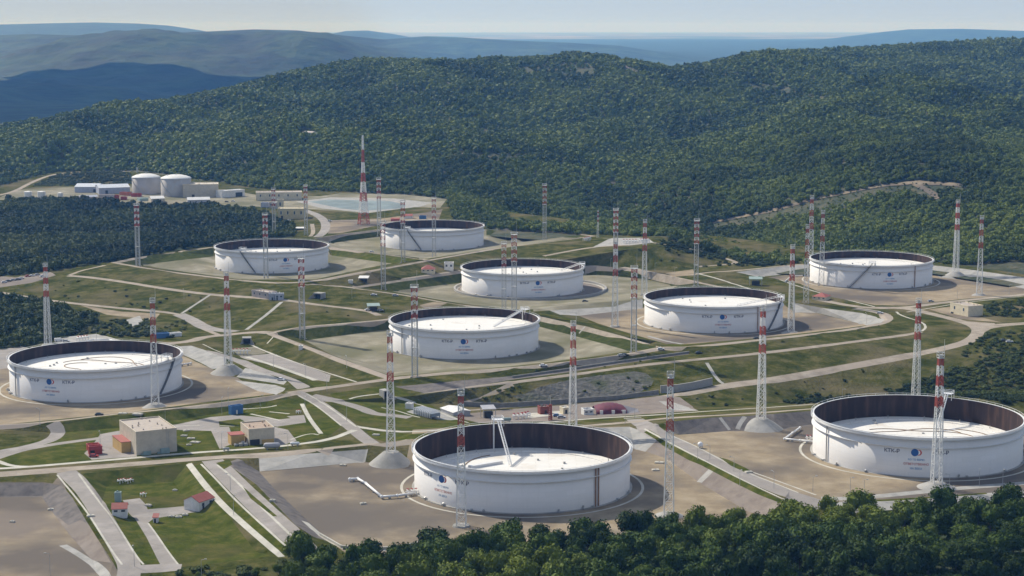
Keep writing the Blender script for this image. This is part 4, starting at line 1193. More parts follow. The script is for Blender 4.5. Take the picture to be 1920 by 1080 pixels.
    if wf.xy.length > RS - 6 or k in ('t3', 't5', 't7', 't8', 't9'): wf = -T * (math.sqrt(max(1, 30 ** 2 - 1)) - RS) + B * 0
    if k == 't1' or k == 't2': pass
    top = p - T * 1.8; top.z = zt; foot = Vector((wf.x, wf.y, zr + .7))
    if (foot - top).xy.length < 6: foot = Vector(((p - T * 12).x, (p - T * 12).y, zr + .7))
    dirv = (foot - top); S = Vector((-dirv.y, dirv.x, 0)).normalized()
    mb = MB()
    for s in (-.55, .55):
        mb.bar(top + S * s, foot + S * s, .3); mb.bar(top + S * s + Vector((0, 0, 1)), foot + S * s + Vector((0, 0, 1)), .15)
    m_ = int(dirv.length / 1.2)
    for i in range(m_ + 1):
        q = top + dirv * (i / m_); mb.bar(q - S * .55, q + S * .55, .16)
        if i % 2 == 0:
            for s in (-.55, .55): mb.bar(q + S * s, q + S * s + Vector((0, 0, 1)), .1)
    mb.build('rolling_ladder', M['whitesteel'], root)
    if k == 't1':
        mb = MB(); q = foot + Vector((0, 0, -.6))
        e = P(880, 878, c.z + zr + .1) - c; e2 = P(940, 868, c.z + zr + .1) - c
        d_ = (e2 - e); nrm = Vector((-d_.y, d_.x, 0)).normalized()
        mb.bar(e, e2, 2.2); mb.build('roof_track', M['whitesteel'], o)
    if t['az'] is not None:
        a = math.atan2(-c.y, -c.x) + math.radians(t['az'])
        emblem(root, a, HT - 6.6)
        for sgn, nm in ((-1, 'lettering'), (1, 'lettering')):
            text_on_shell(root, 'КТК-Р', a + sgn * 10.4 / RS, HT - 7.2, 1.6, M['letter'], nm, 1.05)
        text_on_shell(root, 'АО ТО ВЕРЮ', a, HT - 10.1, .8, M['letterblue'], 'slogan')
        text_on_shell(root, 'ОТВЕТСТВЕННО', a, HT - 12.1, .9, M['letterred'], 'slogan', 1.05)
        text_on_shell(root, 'НА ВЕКА', a, HT - 14.0, .85, M['letterblue'], 'slogan')

# ------------------------------------------------------------------ lightning masts
M['mastwhite'] = flat('mast_white', (.72, .72, .70), .5, .08)
M['mastred'] = flat('mast_red', (.36, .075, .052), .55, .12)
M['mastgrey'] = flat('mast_grey', (.50, .50, .48), .55, .12, metal=.1)
def lattice(mb, z0, z1, w0, w1, panels, leg, br, H0, full=False, m=0):
    """square lattice between z0 and z1; w0, w1 widths at the foot and the head of the whole mast"""
    def wd(z): return w0 + (w1 - w0) * z / H0
    S = ((-1, -1), (1, -1), (1, 1), (-1, 1))
    for sx, sy in S:
        a, b = wd(z0) / 2, wd(z1) / 2
        mb.bar((sx * a, sy * a, z0), (sx * b, sy * b, z1), leg, m)
    for i in range(panels):
        za, zb_ = z0 + (z1 - z0) * i / panels, z0 + (z1 - z0) * (i + 1) / panels
        a, b = wd(za) / 2, wd(zb_) / 2
        for j in range(4):
            p, q = S[j], S[(j + 1) % 4]
            mb.bar((p[0] * a, p[1] * a, za), (q[0] * b, q[1] * b, zb_), br, m)
            if full: mb.bar((q[0] * a, q[1] * a, za), (p[0] * b, p[1] * b, zb_), br, m)
            mb.bar((p[0] * b, p[1] * b, zb_), (q[0] * b, q[1] * b, zb_), br * .9, m)
HM = 54.0
def mast_a():
    r = thing('lattice_mast', '', 'lattice mast')
    cut = [HM * x for x in (0, .60, .68, .765, .845, .925, .985)]
    mb = MB(); lattice(mb, 0, cut[1], 3.8, 1.75, 8, .32, .14, HM, True); mb.build('lower_lattice', M['mastwhite'], r)
    for i in range(1, 6):
        red = i % 2 == 1
        mb = MB(); lattice(mb, cut[i] + .05, cut[i + 1], 3.8, 1.75, 2, .34, .2, HM, red)
        mb.build('red_band' if red else 'white_band', M['mastred'] if red else M['mastwhite'], r)
    mb = MB(); z = cut[6]
    mb.box(-1.25, -1.25, z, 1.25, 1.25, z + .25)
    for sx, sy in ((-1, -1), (1, -1), (1, 1), (-1, 1)): mb.bar((sx * 1.2, sy * 1.2, z), (sx * 1.2, sy * 1.2, z + 2.6), .2)
    for h in (1.3, 2.5):
        for a, b in (((-1.2, -1.2), (1.2, -1.2)), ((1.2, -1.2), (1.2, 1.2)), ((1.2, 1.2), (-1.2, 1.2)), ((-1.2, 1.2), (-1.2, -1.2))): mb.bar((*a, z + h), (*b, z + h), .2)
    mb.box(-.6, -.6, z + .25, .6, .6, z + 1.6)
    mb.build('top_platform', M['mastgrey'], r)
    mb = MB(); mb.bar((1.5, 0, z), (1.5, 0, z + 8), .2, w2=.08); mb.build('lightning_rod', M['mastgrey'], r)
    return r
def mast_b():
    r = thing('twin_column_mast', '', 'lattice mast')
    W = 3.0
    mb = MB(); c0 = HM * .63
    lattice(mb, 0, c0, W, W, 13, .5, .13, HM, False); mb.bar((0, 0, 0), (0, 0, c0), .12)
    mb.box(-1.9, -1.9, c0 * .49, 1.9, 1.9, c0 * .49 + .3)
    mb.build('lower_lattice', M['mastgrey'], r)
    n = 7; L_ = (HM * .965 - c0) / n
    for i in range(n):
        red = i % 2 == 0
        mb = MB(); lattice(mb, c0 + i * L_ + .04, c0 + (i + 1) * L_, W, W, 1, .5, .19, HM, red)
        mb.build('red_band' if red else 'white_band', M['mastred'] if red else M['mastwhite'], r)
    mb = MB(); z = HM * .965
    mb.box(-2.2, -2.2, z, 2.2, 2.2, z + .3)
    mb.box(-2.1, -2.1, c0 - .15, 2.1, 2.1, c0 + .15)
    for sx, sy in ((-1, -1), (1, -1), (1, 1), (-1, 1)): mb.bar((sx * 2.1, sy * 2.1, z), (sx * 2.1, sy * 2.1, z + 1.7), .25)
    for a, b in (((-2.1, -2.1), (2.1, -2.1)), ((2.1, -2.1), (2.1, 2.1)), ((2.1, 2.1), (-2.1, 2.1)), ((-2.1, 2.1), (-2.1, -2.1))): mb.bar((*a, z + 1.6), (*b, z + 1.6), .25)
    mb.build('top_platform', M['mastgrey'], r)
    mb = MB(); mb.bar((1.5, 0, z), (1.5, 0, z + 10), .2, w2=.08); mb.build('lightning_rod', M['mastgrey'], r)
    return r
def pole_mound(h, r0, r1, mat_):
    mb = MB(); mb.ring([(r1 + .01, 0), (r1, -.02), (r0, -h - .8)], 40, closed=False); mb.disc(r1, 0, 40); return mb
# x, base y, top y, type, mound height, mound radius, label
MASTS = [
 (1254, 962, 705, 'a', 1.0, 8, 'white lattice mast with red bands right of the front middle tank'),
 (865, 984, 738, 'a', 0.5, 4, 'lattice mast rising in front of the front middle tank, its foot in the trees'),
 (1756, 905, 668, 'a', 2.0, 10, 'lattice mast in front of the large right front tank beside its emblem'),
 (733, 847, 627, 'a', 5.5, 11, 'lattice mast on the tall stone mound left of the front middle tank'),
 (291, 757, 565, 'a', 2.0, 8, 'lattice mast in front of the right end of the left edge tank'),
 (428, 684, 514, 'a', 4.5, 11, 'lattice mast on a grey stone mound right of the left edge tank'),
 (90, 645, 498, 'a', 1.0, 5, 'lattice mast behind the left edge tank at the wood'),
 (259, 499, 381, 'b', 0, 0, 'grey twin-column mast against the woodland at far left of the rear dyke'),
 (499, 522, 399, 'b', 0, 0, 'grey twin-column mast right before the left rear tank'),
 (514, 445, 352, 'b', 0, 0, 'grey twin-column mast behind the left rear tank by the cream works buildings'),
 (574, 441, 346, 'b', 0, 0, 'grey twin-column mast beside the curved road left of the pond'),
 (711, 442, 333, 'b', 0, 0, 'grey twin-column mast just behind the left end of the farthest tank'),
 (719, 543, 414, 'b', 0, 0, 'grey twin-column mast left of the farthest tank, standing on the dyke road'),
 (756, 492, 375, 'b', 0, 0, 'grey twin-column mast in front of the stair of the farthest tank'),
 (814, 481, 369, 'b', 0, 0, 'grey twin-column mast in front of the middle of the farthest tank'),
 (1021, 450, 344, 'b', 0, 0, 'grey twin-column mast against the forest right of the farthest tank'),
 (1121, 446, 396, 'a', 0, 0, 'short banded lattice mast at the forest edge beside the rubble plateau'),
 (1154, 512, 390, 'b', 0, 0, 'taller rear mast of the aligned pair left of the dark mound'),
 (1153, 611, 455, 'a', 0.6, 4, 'nearer white mast of the aligned pair in the yard left of the second right tank'),
 (1208, 553, 416, 'a', 0, 0, 'white lattice mast behind the left end of the tank right of the middle'),
 (1188, 660, 498, 'b', 0, 0, 'grey twin-column mast at the end of the green dyke between two tanks'),
 (1305, 536, 410, 'b', 0, 0, 'grey twin-column mast behind the tank right of the middle, before the forest'),
 (1074, 800, 608, 'a', 0, 0, 'white lattice mast behind the front middle tank near the maroon tent'),
 (1427, 785, 580, 'a', 4.5, 12, 'white lattice mast on the dark stone mound left behind the right front tank'),
 (1483, 621, 464, 'a', 1.2, 8, 'nearest mast of the cluster between the two right hand tanks, right of the stair'),
 (1511, 571, 426, 'a', 3.5, 10, 'mast on the concrete mound between the two right hand tanks'),
 (1519, 518, 371, 'a', 0, 0, 'tallest looking mast standing behind the left end of the far right tank'),
 (1540, 535, 399, 'a', 0, 0, 'mast in front of the left end of the far right tank'),
 (1792, 510, 379, 'a', 4.0, 12, 'mast on a concrete mound right behind the far right tank'),
 (1836, 551, 409, 'a', 1.0, 7, 'mast in front of the pale concrete slope right of the far right tank'),
 (1717, 745, 565, 'a', 0, 0, 'white lattice mast behind the rim of the right front tank on the grassy bank'),
 (567, 636, 480, 'b', 0, 0, 'grey twin-column mast at the left corner of the middle tank yard'),
 (778, 706, 533, 'b', 0, 0, 'grey twin-column mast before the left end of the middle tank'),
 (945, 582, 453, 'b', 0, 0, 'left one of two grey masts before the ringed tank'),
 (964, 583, 435, 'b', 0, 0, 'right, taller one of two grey masts before the ringed tank'),
]
MA, MBB = mast_a(), mast_b()
usedm = {'a': False, 'b': False}
for (px, pb, ptop, ty, hm, rm, lab) in MASTS:
    g = G(px, pb); zg = g.z
    for _ in range(3):
        w = P(px, pb, zg + hm); zg = H(w.x, w.y)
    w = P(px, pb, zg + hm)
    lo, hi = 20, 90
    for _ in range(30):
        mid_ = (lo + hi) / 2
        if pix((w.x, w.y, w.z + mid_))[1] > ptop: lo = mid_
        else: hi = mid_
    proto = MA if ty == 'a' else MBB
    if usedm[ty]: root = copy_tree(proto)
    else: root = proto; usedm[ty] = True
    for ch in list(root.children):
        if ch.name.startswith('stone_mound'): bpy.data.objects.remove(ch)
    s = mid_ / HM
    root.location = w; root.scale = (s, s, s); root.rotation_euler = (0, 0, random.Random(px).uniform(-.25, .25) if ty == 'a' else random.Random(px).uniform(-.06, .06))
    tag(root, lab, 'lattice mast', 'red and white lightning masts round the tanks')
    mounds = bpy.app.driver_namespace.setdefault('mounds', [])
    mounds.append((root, w, hm, rm, s))
for (root, w, hm, rm, s) in mounds:
    if hm > 0:
        o = pole_mound(hm / s, rm / s, (3.6 if hm > 1 else 3.3) / s, None).build('stone_mound', M['concrete'], root)
    else:
        mb = MB()
        for sx in (-1, 1):
            for sy in (-1, 1): mb.box(sx * 1.9 - .6, sy * 1.9 - .6, -1.2, sx * 1.9 + .6, sy * 1.9 + .6, .25)
        mb.build('footing', M['concrete'], root)
bpy.app.driver_namespace.pop('mounds', None)
# the tall radio tower by the pond
def radio_tower(px, pb, ptop):
    g = G(px, pb)
    lo, hi = 30, 150
    for _ in range(30):
        h = (lo + hi) / 2
        if pix((g.x, g.y, g.z + h))[1] > ptop: lo = h
        else: hi = h
    r = thing('radio_tower', 'tallest red and white tapering radio tower standing in front of the pond', 'radio tower', g, .35)
    cuts = [0, .13, .26, .36, .48, .58, .70, .84, 1.0]
    ws = [9.5, 7.6, 5.9, 4.7, 3.6, 2.8, 2.1, 1.5, 1.0]
    for i in range(8):
        mb = MB(); z0, z1 = cuts[i] * h, cuts[i + 1] * h
        n = 3
        S = ((-1, -1), (1, -1), (1, 1), (-1, 1))
        for j in range(n):
            za, zb_ = z0 + (z1 - z0) * j / n + .02, z0 + (z1 - z0) * (j + 1) / n
            a = (ws[i] + (ws[i + 1] - ws[i]) * j / n) / 2; b = (ws[i] + (ws[i + 1] - ws[i]) * (j + 1) / n) / 2
            for q in range(4):
                p_, q_ = S[q], S[(q + 1) % 4]
                mb.bar((p_[0] * a, p_[1] * a, za), (p_[0] * b, p_[1] * b, zb_), .5 if i < 5 else .4)
                mb.bar((p_[0] * a, p_[1] * a, za), (q_[0] * b, q_[1] * b, zb_), .26); mb.bar((q_[0] * a, q_[1] * a, za), (p_[0] * b, p_[1] * b, zb_), .26)
                mb.bar((p_[0] * b, p_[1] * b, zb_), (q_[0] * b, q_[1] * b, zb_), .3)
        red = i % 2 == 0
        mb.build('red_section' if red else 'white_section', M['mastred'] if red else M['mastwhite'], r)
    mb = MB()
    for sx in (-1, 1):
        for sy in (-1, 1): mb.box(sx * 4.75 - 1, sy * 4.75 - 1, -1, sx * 4.75 + 1, sy * 4.75 + 1, .4)
    mb.build('footing', M['concrete'], r)
radio_tower(682, 421, 254)
# ------------------------------------------------------------------ buildings and small things
def fm(n, c, r=.7, v=.1, s=.4): 
    if n not in M: M[n] = flat(n, c, r, v, s)
    return M[n]
beige = fm('beige_render', (.52, .46, .36)); cream = fm('cream_render', (.62, .55, .40)); ochre = fm('ochre_render', (.50, .33, .12)); redroof = fm('red_roof_sheet', (.34, .10, .075), .6)
brownroof = fm('brown_roof_felt', (.36, .27, .20)); tanroof = fm('tan_roof_felt', (.42, .36, .30)); whitew = fm('white_render', (.68, .67, .64)); greyw = fm('grey_cladding', (.38, .38, .40)); lilac = fm('pale_blue_cladding', (.40, .42, .48))
pinkw = fm('pink_grey_render', (.46, .40, .37)); dark = fm('dark_opening', (.03, .03, .035), .6); glass = fm('window_glass', (.06, .08, .10), .15); bluec = fm('blue_container_paint', (.05, .14, .30), .5); redc = fm('red_paint', (.36, .05, .045), .5)
maroon = fm('maroon_tent_fabric', (.13, .028, .048), .8, .2, .3); teal = fm('teal_sheet', (.36, .46, .44)); stone = fm('grey_wall_concrete', (.22, .215, .20), .85, .2, .4); tyre = fm('rubber', (.02, .02, .02), .8); greenb = fm('green_grey_steel', (.25, .33, .31))
def height_for(g, dpx, at=None):
    p0 = pix(g); lo, hi = .2, 80
    for _ in range(30):
        m_ = (lo + hi) / 2
        if p0[1] - pix((g.x, g.y, g.z + m_))[1] < dpx: lo = m_
        else: hi = m_
    return lo
def bld(name, label, cat, fl, fr, hpx, dep, wall=whitew, roof='flat', rm=None, door=None, win=0, group=None, garage=None, doorm=None, hill=False, over=.3, rise=.35):
    g = (HG(*fl) if hill else G(*fl)); e = P(fr[0], fr[1], g.z)
    d = e - g; L_ = max(1.2, d.length); a = math.atan2(d.y, d.x); h = height_for(g, hpx)
    r = thing(name, label, cat, g, a, group)
    rm = rm or wall
    hw = h if roof == 'flat' else h * (1 - rise)
    mb = MB(); mb.add([(0, 0, -1.5), (L_, 0, -1.5), (L_, dep, -1.5), (0, dep, -1.5), (0, 0, hw), (L_, 0, hw), (L_, dep, hw), (0, dep, hw)], [(0, 1, 5, 4), (1, 2, 6, 5), (2, 3, 7, 6), (3, 0, 4, 7), (4, 5, 6, 7)])
    if roof == 'gable':
        mb.add([(0, 0, hw), (0, dep, hw), (0, dep / 2, h - .05)], [(0, 2, 1)]); mb.add([(L_, 0, hw), (L_, dep, hw), (L_, dep / 2, h - .05)], [(0, 1, 2)])
    mb.build('wall', wall, r)
    mb = MB(); o = over
    if roof == 'flat':
        t = .35; ph = .6
        for (x0, y0, x1, y1) in ((-.08, -.08, L_ + .08, t), (-.08, dep - t, L_ + .08, dep + .08), (-.08, t, t, dep - t), (L_ - t, t, L_ + .08, dep - t)): mb.box(x0, y0, hw - .2, x1, y1, hw + ph)
        mb.build('parapet', wall, r)
        mb = MB(); mb.box(t, t, hw - .1, L_ - t, dep - t, hw + .06)
        rr = random.Random(label)
        for i in range(int(3 + L_ * dep / 60)):
            x, y = rr.uniform(1, max(1.1, L_ - 1)), rr.uniform(1, max(1.1, dep - 1)); mb.box(x - .25, y - .25, hw, x + .25, y + .25, hw + rr.uniform(.5, 1.2))
    elif roof == 'gable':
        for s in (0, 1):
            y0, y1 = (-o, dep / 2) if s == 0 else (dep + o, dep / 2)
            k = (h - hw) / (dep / 2); z0 = hw - o * k
            q = [(-o, y0, z0), (L_ + o, y0, z0), (L_ + o, y1, h), (-o, y1, h)]
            mb.add(q + [(x, y, z + .18) for x, y, z in q], [(3, 2, 1, 0), (4, 5, 6, 7), (0, 1, 5, 4), (1, 2, 6, 5), (2, 3, 7, 6), (3, 0, 4, 7)])
    elif roof == 'hip':
        i = min(L_, dep) / 2
        mb.add([(-o, -o, hw), (L_ + o, -o, hw), (L_ + o, dep + o, hw), (-o, dep + o, hw), (i, dep / 2, h), (L_ - i + .01, dep / 2, h)], [(3, 2, 1, 0), (0, 1, 5, 4), (2, 3, 4, 5), (1, 2, 5), (3, 0, 4)])
    elif roof == 'mono':
        q = [(-o, -o, hw), (L_ + o, -o, hw), (L_ + o, dep + o, h), (-o, dep + o, h)]
        mb.add(q + [(x, y, z + .2) for x, y, z in q], [(3, 2, 1, 0), (4, 5, 6, 7), (0, 1, 5, 4), (1, 2, 6, 5), (2, 3, 7, 6), (3, 0, 4, 7)])
        mb.add([(.02, .02, hw - .05), (L_ - .02, .02, hw - .05), (L_ - .02, dep - .02, hw - .05), (.02, dep - .02, hw - .05), (.02, dep - .02, h), (L_ - .02, dep - .02, h)], [(0, 3, 4), (1, 5, 2), (2, 5, 4, 3)])
    mb.build('roof', rm, r)
    if door:
        x0, w, dh = door; mb = MB(); mb.box(x0 * L_, -.06, 0, x0 * L_ + w, .1, dh); mb.build('door', doorm or dark, r)
    if garage:
        x0, w, dh = garage; mb = MB(); mb.box(x0 * L_, -.08, 0, x0 * L_ + w, .1, dh); mb.build('gate', dark, r)
    for i in range(win):
        x = L_ * (i + .5) / win; w = min(1.4, L_ / win * .5)
        f = MB(); f.box(x - w / 2 - .1, -.07, hw * .48, x + w / 2 + .1, .05, hw * .82); fo = f.build('window', whitew if wall is not whitew else greyw, r)
        p = MB(); p.box(x - w / 2, -.1, hw * .5, x + w / 2, 0, hw * .8); p.build('pane', glass, fo)
    return r, L_, h
# --- the two pump houses on the left
r, L_, h = bld('pump_house', 'large beige flat-roofed building with an ochre red-roofed annex, beside red containers', 'building', (256, 854), (332, 846), 42, 29, beige, 'flat', tanroof, garage=None)
mb = MB(); mb.box(-4.5, 9, -1, -.05, 25, 4.6); mb.build('annex', ochre, r)
mb = MB(); mb.box(-4.7, 8.8, 4.62, -.06, 25.2, 4.85); mb.build('annex_roof', redroof, r)
mb = MB()
for x in (2.0, 9.5): mb.box(x, -1.6, 0, x + 4.5, -.1, .7)
mb.box(11, -2.2, 0, 15, -.1, 2.2); mb.box(3.0, -1.2, .7, 6.5, -.2, 1.6)
mb.build('equipment', greenb, r)
mb = MB(); mb.tube([(14.3, -.25, 3.5), (14.3, -.25, h - .3)], .12); mb.tube([(15.2, -.25, 1), (15.2, -.25, h - .3)], .12); mb.build('downpipe', M['galv'], r)
r, L_, h = bld('pump_house', 'smaller beige building with a brown flat roof, dark gate and ochre panel', 'building', (467, 835), (515, 831), 28, 17, beige, 'flat', brownroof, garage=(.04, 4.6, 2.6))
mb = MB(); mb.box(L_ * .5, -.09, 0, L_ - .3, .1, 2.2); mb.build('wall_panel', ochre, r)
mb = MB(); mb.box(-7.5, 4, -1, -1.2, 11, 4.4); mb.build('annex', ochre, r)
mb = MB(); mb.box(-7.8, 3.8, 4.42, -1.0, 11.2, 4.65); mb.build('annex_roof', redroof, r)
mb = MB()
for (x, y, z) in ((-6, 1, 1), (-4, 0, 1.4), (-2.5, 1.5, 1.8), (-1.5, .2, 1.2)): mb.box(x - .8, y - .6, 0, x + .8, y + .6, z)
mb.tube([(-7, .3, .8), (-1, .3, .8), (-1, .3, 2)], .25); mb.build('pipework', M['galv'], r)
# --- huts
bld('hut', 'white hut with a red roof on the left of the grass compound', 'hut', (210, 966), (238, 965), 19, 6, whitew, 'gable', redroof, win=2, rise=.4)
bld('hut', 'white hut with a red roof at the right side of the grass compound', 'hut', (374, 959), (402, 949), 26, 8, whitew, 'gable', redroof, door=(.2, 1.2, 2.1), win=2, rise=.35)
bld('kiosk', 'tiny white kiosk with a red roof beside the compound path', 'kiosk', (287, 980), (296, 980), 14, 2.2, whitew, 'mono', redroof, door=(.2, .8, 1.6))
bld('tank_cabinet', 'green grey steel cabinet behind the left red-roofed hut', 'cabinet', (215, 941), (226, 941), 15, 2.2, greenb, 'flat', greenb)
bld('hut', 'red-roofed hut on the bank left of the ringed tank', 'hut', (790, 511), (815, 511), 13, 9, cream, 'hip', redroof, win=3, rise=.55)
bld('hut', 'pale hut on the bank just left of the ringed tank', 'hut', (833, 506), (850, 506), 12, 8, whitew, 'flat', tanroof, win=2)
bld('hut', 'red-roofed hut below the left end of the far right tank', 'hut', (1523, 562), (1548, 564), 13, 10, cream, 'hip', redroof, win=3, rise=.5)
bld('substation', 'flat-roofed cream building beside the road at the far right', 'building', (1781, 587), (1815, 595), 19, 12, cream, 'flat', tanroof, win=2, garage=(.05, 3, 1.2))
bld('hut', 'red shed behind the left part of the farthest tank rim', 'shed', (733, 415), (749, 415), 6, 7, redc, 'gable', redroof)
bld('hut', 'larger red-roofed shed behind the farthest tank, near the pond slope', 'shed', (757, 410), (773, 410), 8, 8, whitew, 'gable', redroof)
bld('hut', 'small blue shed on the gravel behind the farthest tank', 'shed', (786, 411), (799, 411), 5, 5, bluec, 'flat', bluec)
# --- cabins on the middle bank
bld('site_cabin', 'long low grey shed at the road below the left rear tank', 'shed', (472, 556), (503, 561), 11, 8, pinkw, 'flat', tanroof, win=3)
bld('site_cabin', 'left one of two white site cabins beside the low grey shed', 'cabin', (504, 563), (514, 563), 11, 5, lilac, 'flat', whitew, door=(.55, 1, 2))
bld('site_cabin', 'right one of two white site cabins beside the low grey shed', 'cabin', (516, 563), (531, 563), 11, 5, lilac, 'flat', whitew, door=(.15, 1, 2), win=2)
bld('shipping_container', 'blue container standing on the grass behind the small beige building', 'container', (434, 778), (456, 775), 14, 3.2, bluec, 'flat', bluec, door=(.4, .9, 2.2), doorm=whitew)
bld('shipping_container', 'blue and white low container behind the left edge tank', 'container', (293, 635), (318, 633), 7, 5, bluec, 'flat', bluec)
bld('site_cabin', 'white low cabin beside the blue container behind the left edge tank', 'cabin', (320, 632), (341, 630), 5, 4, whitew, 'flat', whitew)
bld('generator_container', 'big red container nearest the large beige building', 'container', (167, 853), (192, 851), 13, 3.4, redc, 'flat', redc, door=(.1, 2, 2))
bld('generator_container', 'red container standing behind the first red one', 'container', (164, 845), (187, 843), 9, 3.0, redc, 'flat', redc)
bld('site_cabin', 'dark red site cabin in the building yard below the rocky bank', 'cabin', (1013, 777), (1030, 776), 12, 5, fm('dark_red_cladding', (.22, .06, .05)), 'flat', stone, door=(.5, 1, 2))
bld('site_cabin', 'cream site cabin beside the white lattice mast in the building yard', 'cabin', (1056, 776), (1069, 775), 9, 5, cream, 'flat', whitew, door=(.3, 1, 2))
bld('site_cabin', 'grey white cabin left of the maroon tent', 'cabin', (1095, 778), (1113, 777), 8, 5, whitew, 'flat', greyw, win=2)
bld('warehouse', 'low white-roofed shed beside the ribbed air cooler', 'shed', (826, 771), (850, 780), 9, 10, greyw, 'gable', whitew, rise=.35)
bld('kiosk', 'white kiosk beside the dyke road left of the middle tank yard', 'kiosk', (560, 657), (567, 657), 7, 3, whitew, 'flat', whitew)
bld('kiosk', 'pale kiosk on the grass behind the ribbed air cooler', 'kiosk', (760, 766), (771, 767), 8, 3, whitew, 'flat', whitew)
bld('kiosk', 'small white kiosk on the bank below the long dyke road', 'kiosk', (653, 531), (661, 531), 4, 4, whitew, 'flat', whitew)
# --- the works in the north-west
NWG = 'buildings of the works in front of the hill'
bld('warehouse', 'leftmost pale blue warehouse with white roof behind the works yard', 'warehouse', (140, 361), (184, 361), 15, 30, lilac, 'gable', fm('pale_metal_roof', (.50, .53, .57)), group=NWG, garage=(.8, 4, 4), rise=.3)
bld('warehouse', 'pale blue warehouse touching the left domed tank', 'warehouse', (186, 364), (244, 362), 16, 28, lilac, 'gable', fm('pale_metal_roof', (.50, .53, .57)), group=NWG, garage=(.2, 3, 4), rise=.3)
bld('factory_hall', 'tall beige hall right of the two domed tanks', 'hall', (343, 370), (410, 369), 23, 30, beige, 'flat', beige, group=NWG, garage=(.25, 3, 3))
bld('shed', 'white-roofed shed in front of the right domed tank', 'shed', (284, 380), (309, 379), 11, 14, beige, 'gable', whitew, group=NWG, garage=(.6, 2, 3))
bld('shed', 'pale low shed with white roof at the front edge of the works', 'shed', (352, 385), (394, 384), 14, 12, greyw, 'gable', whitew, group=NWG, win=4, garage=(.6, 4, 3), rise=.3)
bld('shed', 'white open-fronted shed right of the tall beige hall', 'shed', (416, 371), (459, 368), 12, 12, whitew, 'flat', whitew, group=NWG, garage=(.6, 9, 5))
bld('office_block', 'long cream two-storey block beside the pond', 'office block', (480, 376), (566, 375), 14, 22, cream, 'flat', tanroof, group=NWG, win=5)
bld('shed', 'low blue grey shed below the long cream block', 'shed', (489, 389), (503, 389), 8, 8, lilac, 'flat', lilac, group=NWG)
bld('shed', 'small pink shed beside the cream stair tower', 'shed', (505, 390), (518, 391), 10, 8, pinkw, 'flat', whitew, group=NWG, win=2)
bld('stair_tower', 'slim cream tower standing left of the curved road', 'tower', (520, 397), (531, 397), 22, 6, cream, 'flat', cream, group=NWG, win=1)
bld('office_block', 'yellowish two-storey building beside the curved road below the pond', 'office block', (521, 412), (571, 412), 20, 16, fm('yellow_render', (.58, .48, .27)), 'flat', cream, group=NWG, win=4, door=(.12, 2, 4))
bld('shed', 'left dark red shed in front of the warehouses', 'shed', (214, 375), (222, 375), 8, 6, redc, 'flat', redc, group=NWG)
bld('shed', 'low dark red shed just right of the other red one', 'shed', (226, 375), (237, 375), 5, 5, redc, 'flat', redc, group=NWG)
bld('shed', 'orange red shed before the left domed tank', 'shed', (224, 366), (240, 367), 5, 6, fm('orange_red_sheet', (.45, .15, .09)), 'flat', redc, group=NWG)
bld('shed', 'long red shed at the foot of the left domed tank', 'shed', (246, 369), (264, 369), 5, 6, redc, 'flat', redc, group=NWG)
bld('wall_shed', 'long pink grey shed behind the red sheds', 'shed', (185, 376), (213, 376), 10, 8, pinkw, 'flat', pinkw, group=NWG)
bld('shed', 'low violet grey shed at left front of the works', 'shed', (150, 375), (183, 374), 8, 9, pinkw, 'gable', lilac, group=NWG)
bld('shed', 'low teal-roofed shed between the red sheds and the domed tank', 'shed', (262, 377), (282, 376), 4, 9, teal, 'flat', teal, group=NWG)
bld('house', 'pale ruined house standing alone in the hill forest', 'house', (567, 251), (585, 252), 5, 10, whitew, 'gable', pinkw, hill=True)
def domed_tank(px, w, pb, pr, label):
    g = G(px, pb); R = w / 2 * depth(g) / F; h = height_for(g, pb - pr)
    c = g + Vector((0, R, 0))
    r = thing('domed_tank', label, 'storage tank', c, 0, 'domed steel tanks of the works')
    mb = MB(); mb.ring([(R, -1), (R, h), (R - .3, h + .1)], 72, closed=False); mb.build('shell', fm('domed_tank_paint', (.44, .41, .38), .6, .08, .1), r, True)
    mb = MB(); mb.ring([(R + .35, h - .2), (R + .35, h + .15), (R * .93, h + 1.1), (R * .7, h + 2.6), (R * .4, h + 3.7), (.05, h + 4.1)], 72, closed=False); o = mb.build('dome_roof', whitew, r, True)
    mb = MB(); mb.bar((0, 0, h + 4), (0, 0, h + 5.6), .8); mb.bar((-R * .5, -R * .3, h + 3), (-R * .5, -R * .3, h + 4.6), .5); mb.build('vent', greyw, o)
    mb = MB(); n = 24
    for i in range(n):
        a0 = 3.5 + i * .05; a1 = a0 + .05; z0 = h * (1 - i / n); z1 = h * (1 - (i + 1) / n)
        mb.bar(((R + .5) * math.cos(a0), (R + .5) * math.sin(a0), z0), ((R + .5) * math.cos(a1), (R + .5) * math.sin(a1), z1), .7)
    mb.build('stair', M['galv'], r)
domed_tank(269.5, 53, 364, 334, 'left one of two grey domed tanks among the works buildings')
domed_tank(325.5, 57, 369, 336, 'right one of two grey domed tanks, beside the tall beige hall')
for px, lab in ((53, 'leftmost small pale tank on the works yard'), (78, 'middle one of three small pale tanks on the works yard'), (113, 'right, smallest one of three pale tanks on the works yard')):
    g = G(px, 370); R = (4.6 if px < 100 else 3.2); hh = 6.5 if px < 100 else 5
    r = thing('small_tank', lab, 'tank', g, 0, 'small tanks on the works yard')
    mb = MB(); mb.ring([(R, -.8), (R, hh), (.05, hh + .9)], 32, closed=False); mb.build('shell', whitew, r)
    mb = MB(); mb.bar((R * .8, -R * .8, 0), (R * .8, -R * .8, hh + 1), .3); mb.bar((-R, 0, hh), (R, 0, hh), .4); mb.build('ladder', M['galv'], r)
g = HG(257, 326) or G(257, 326)
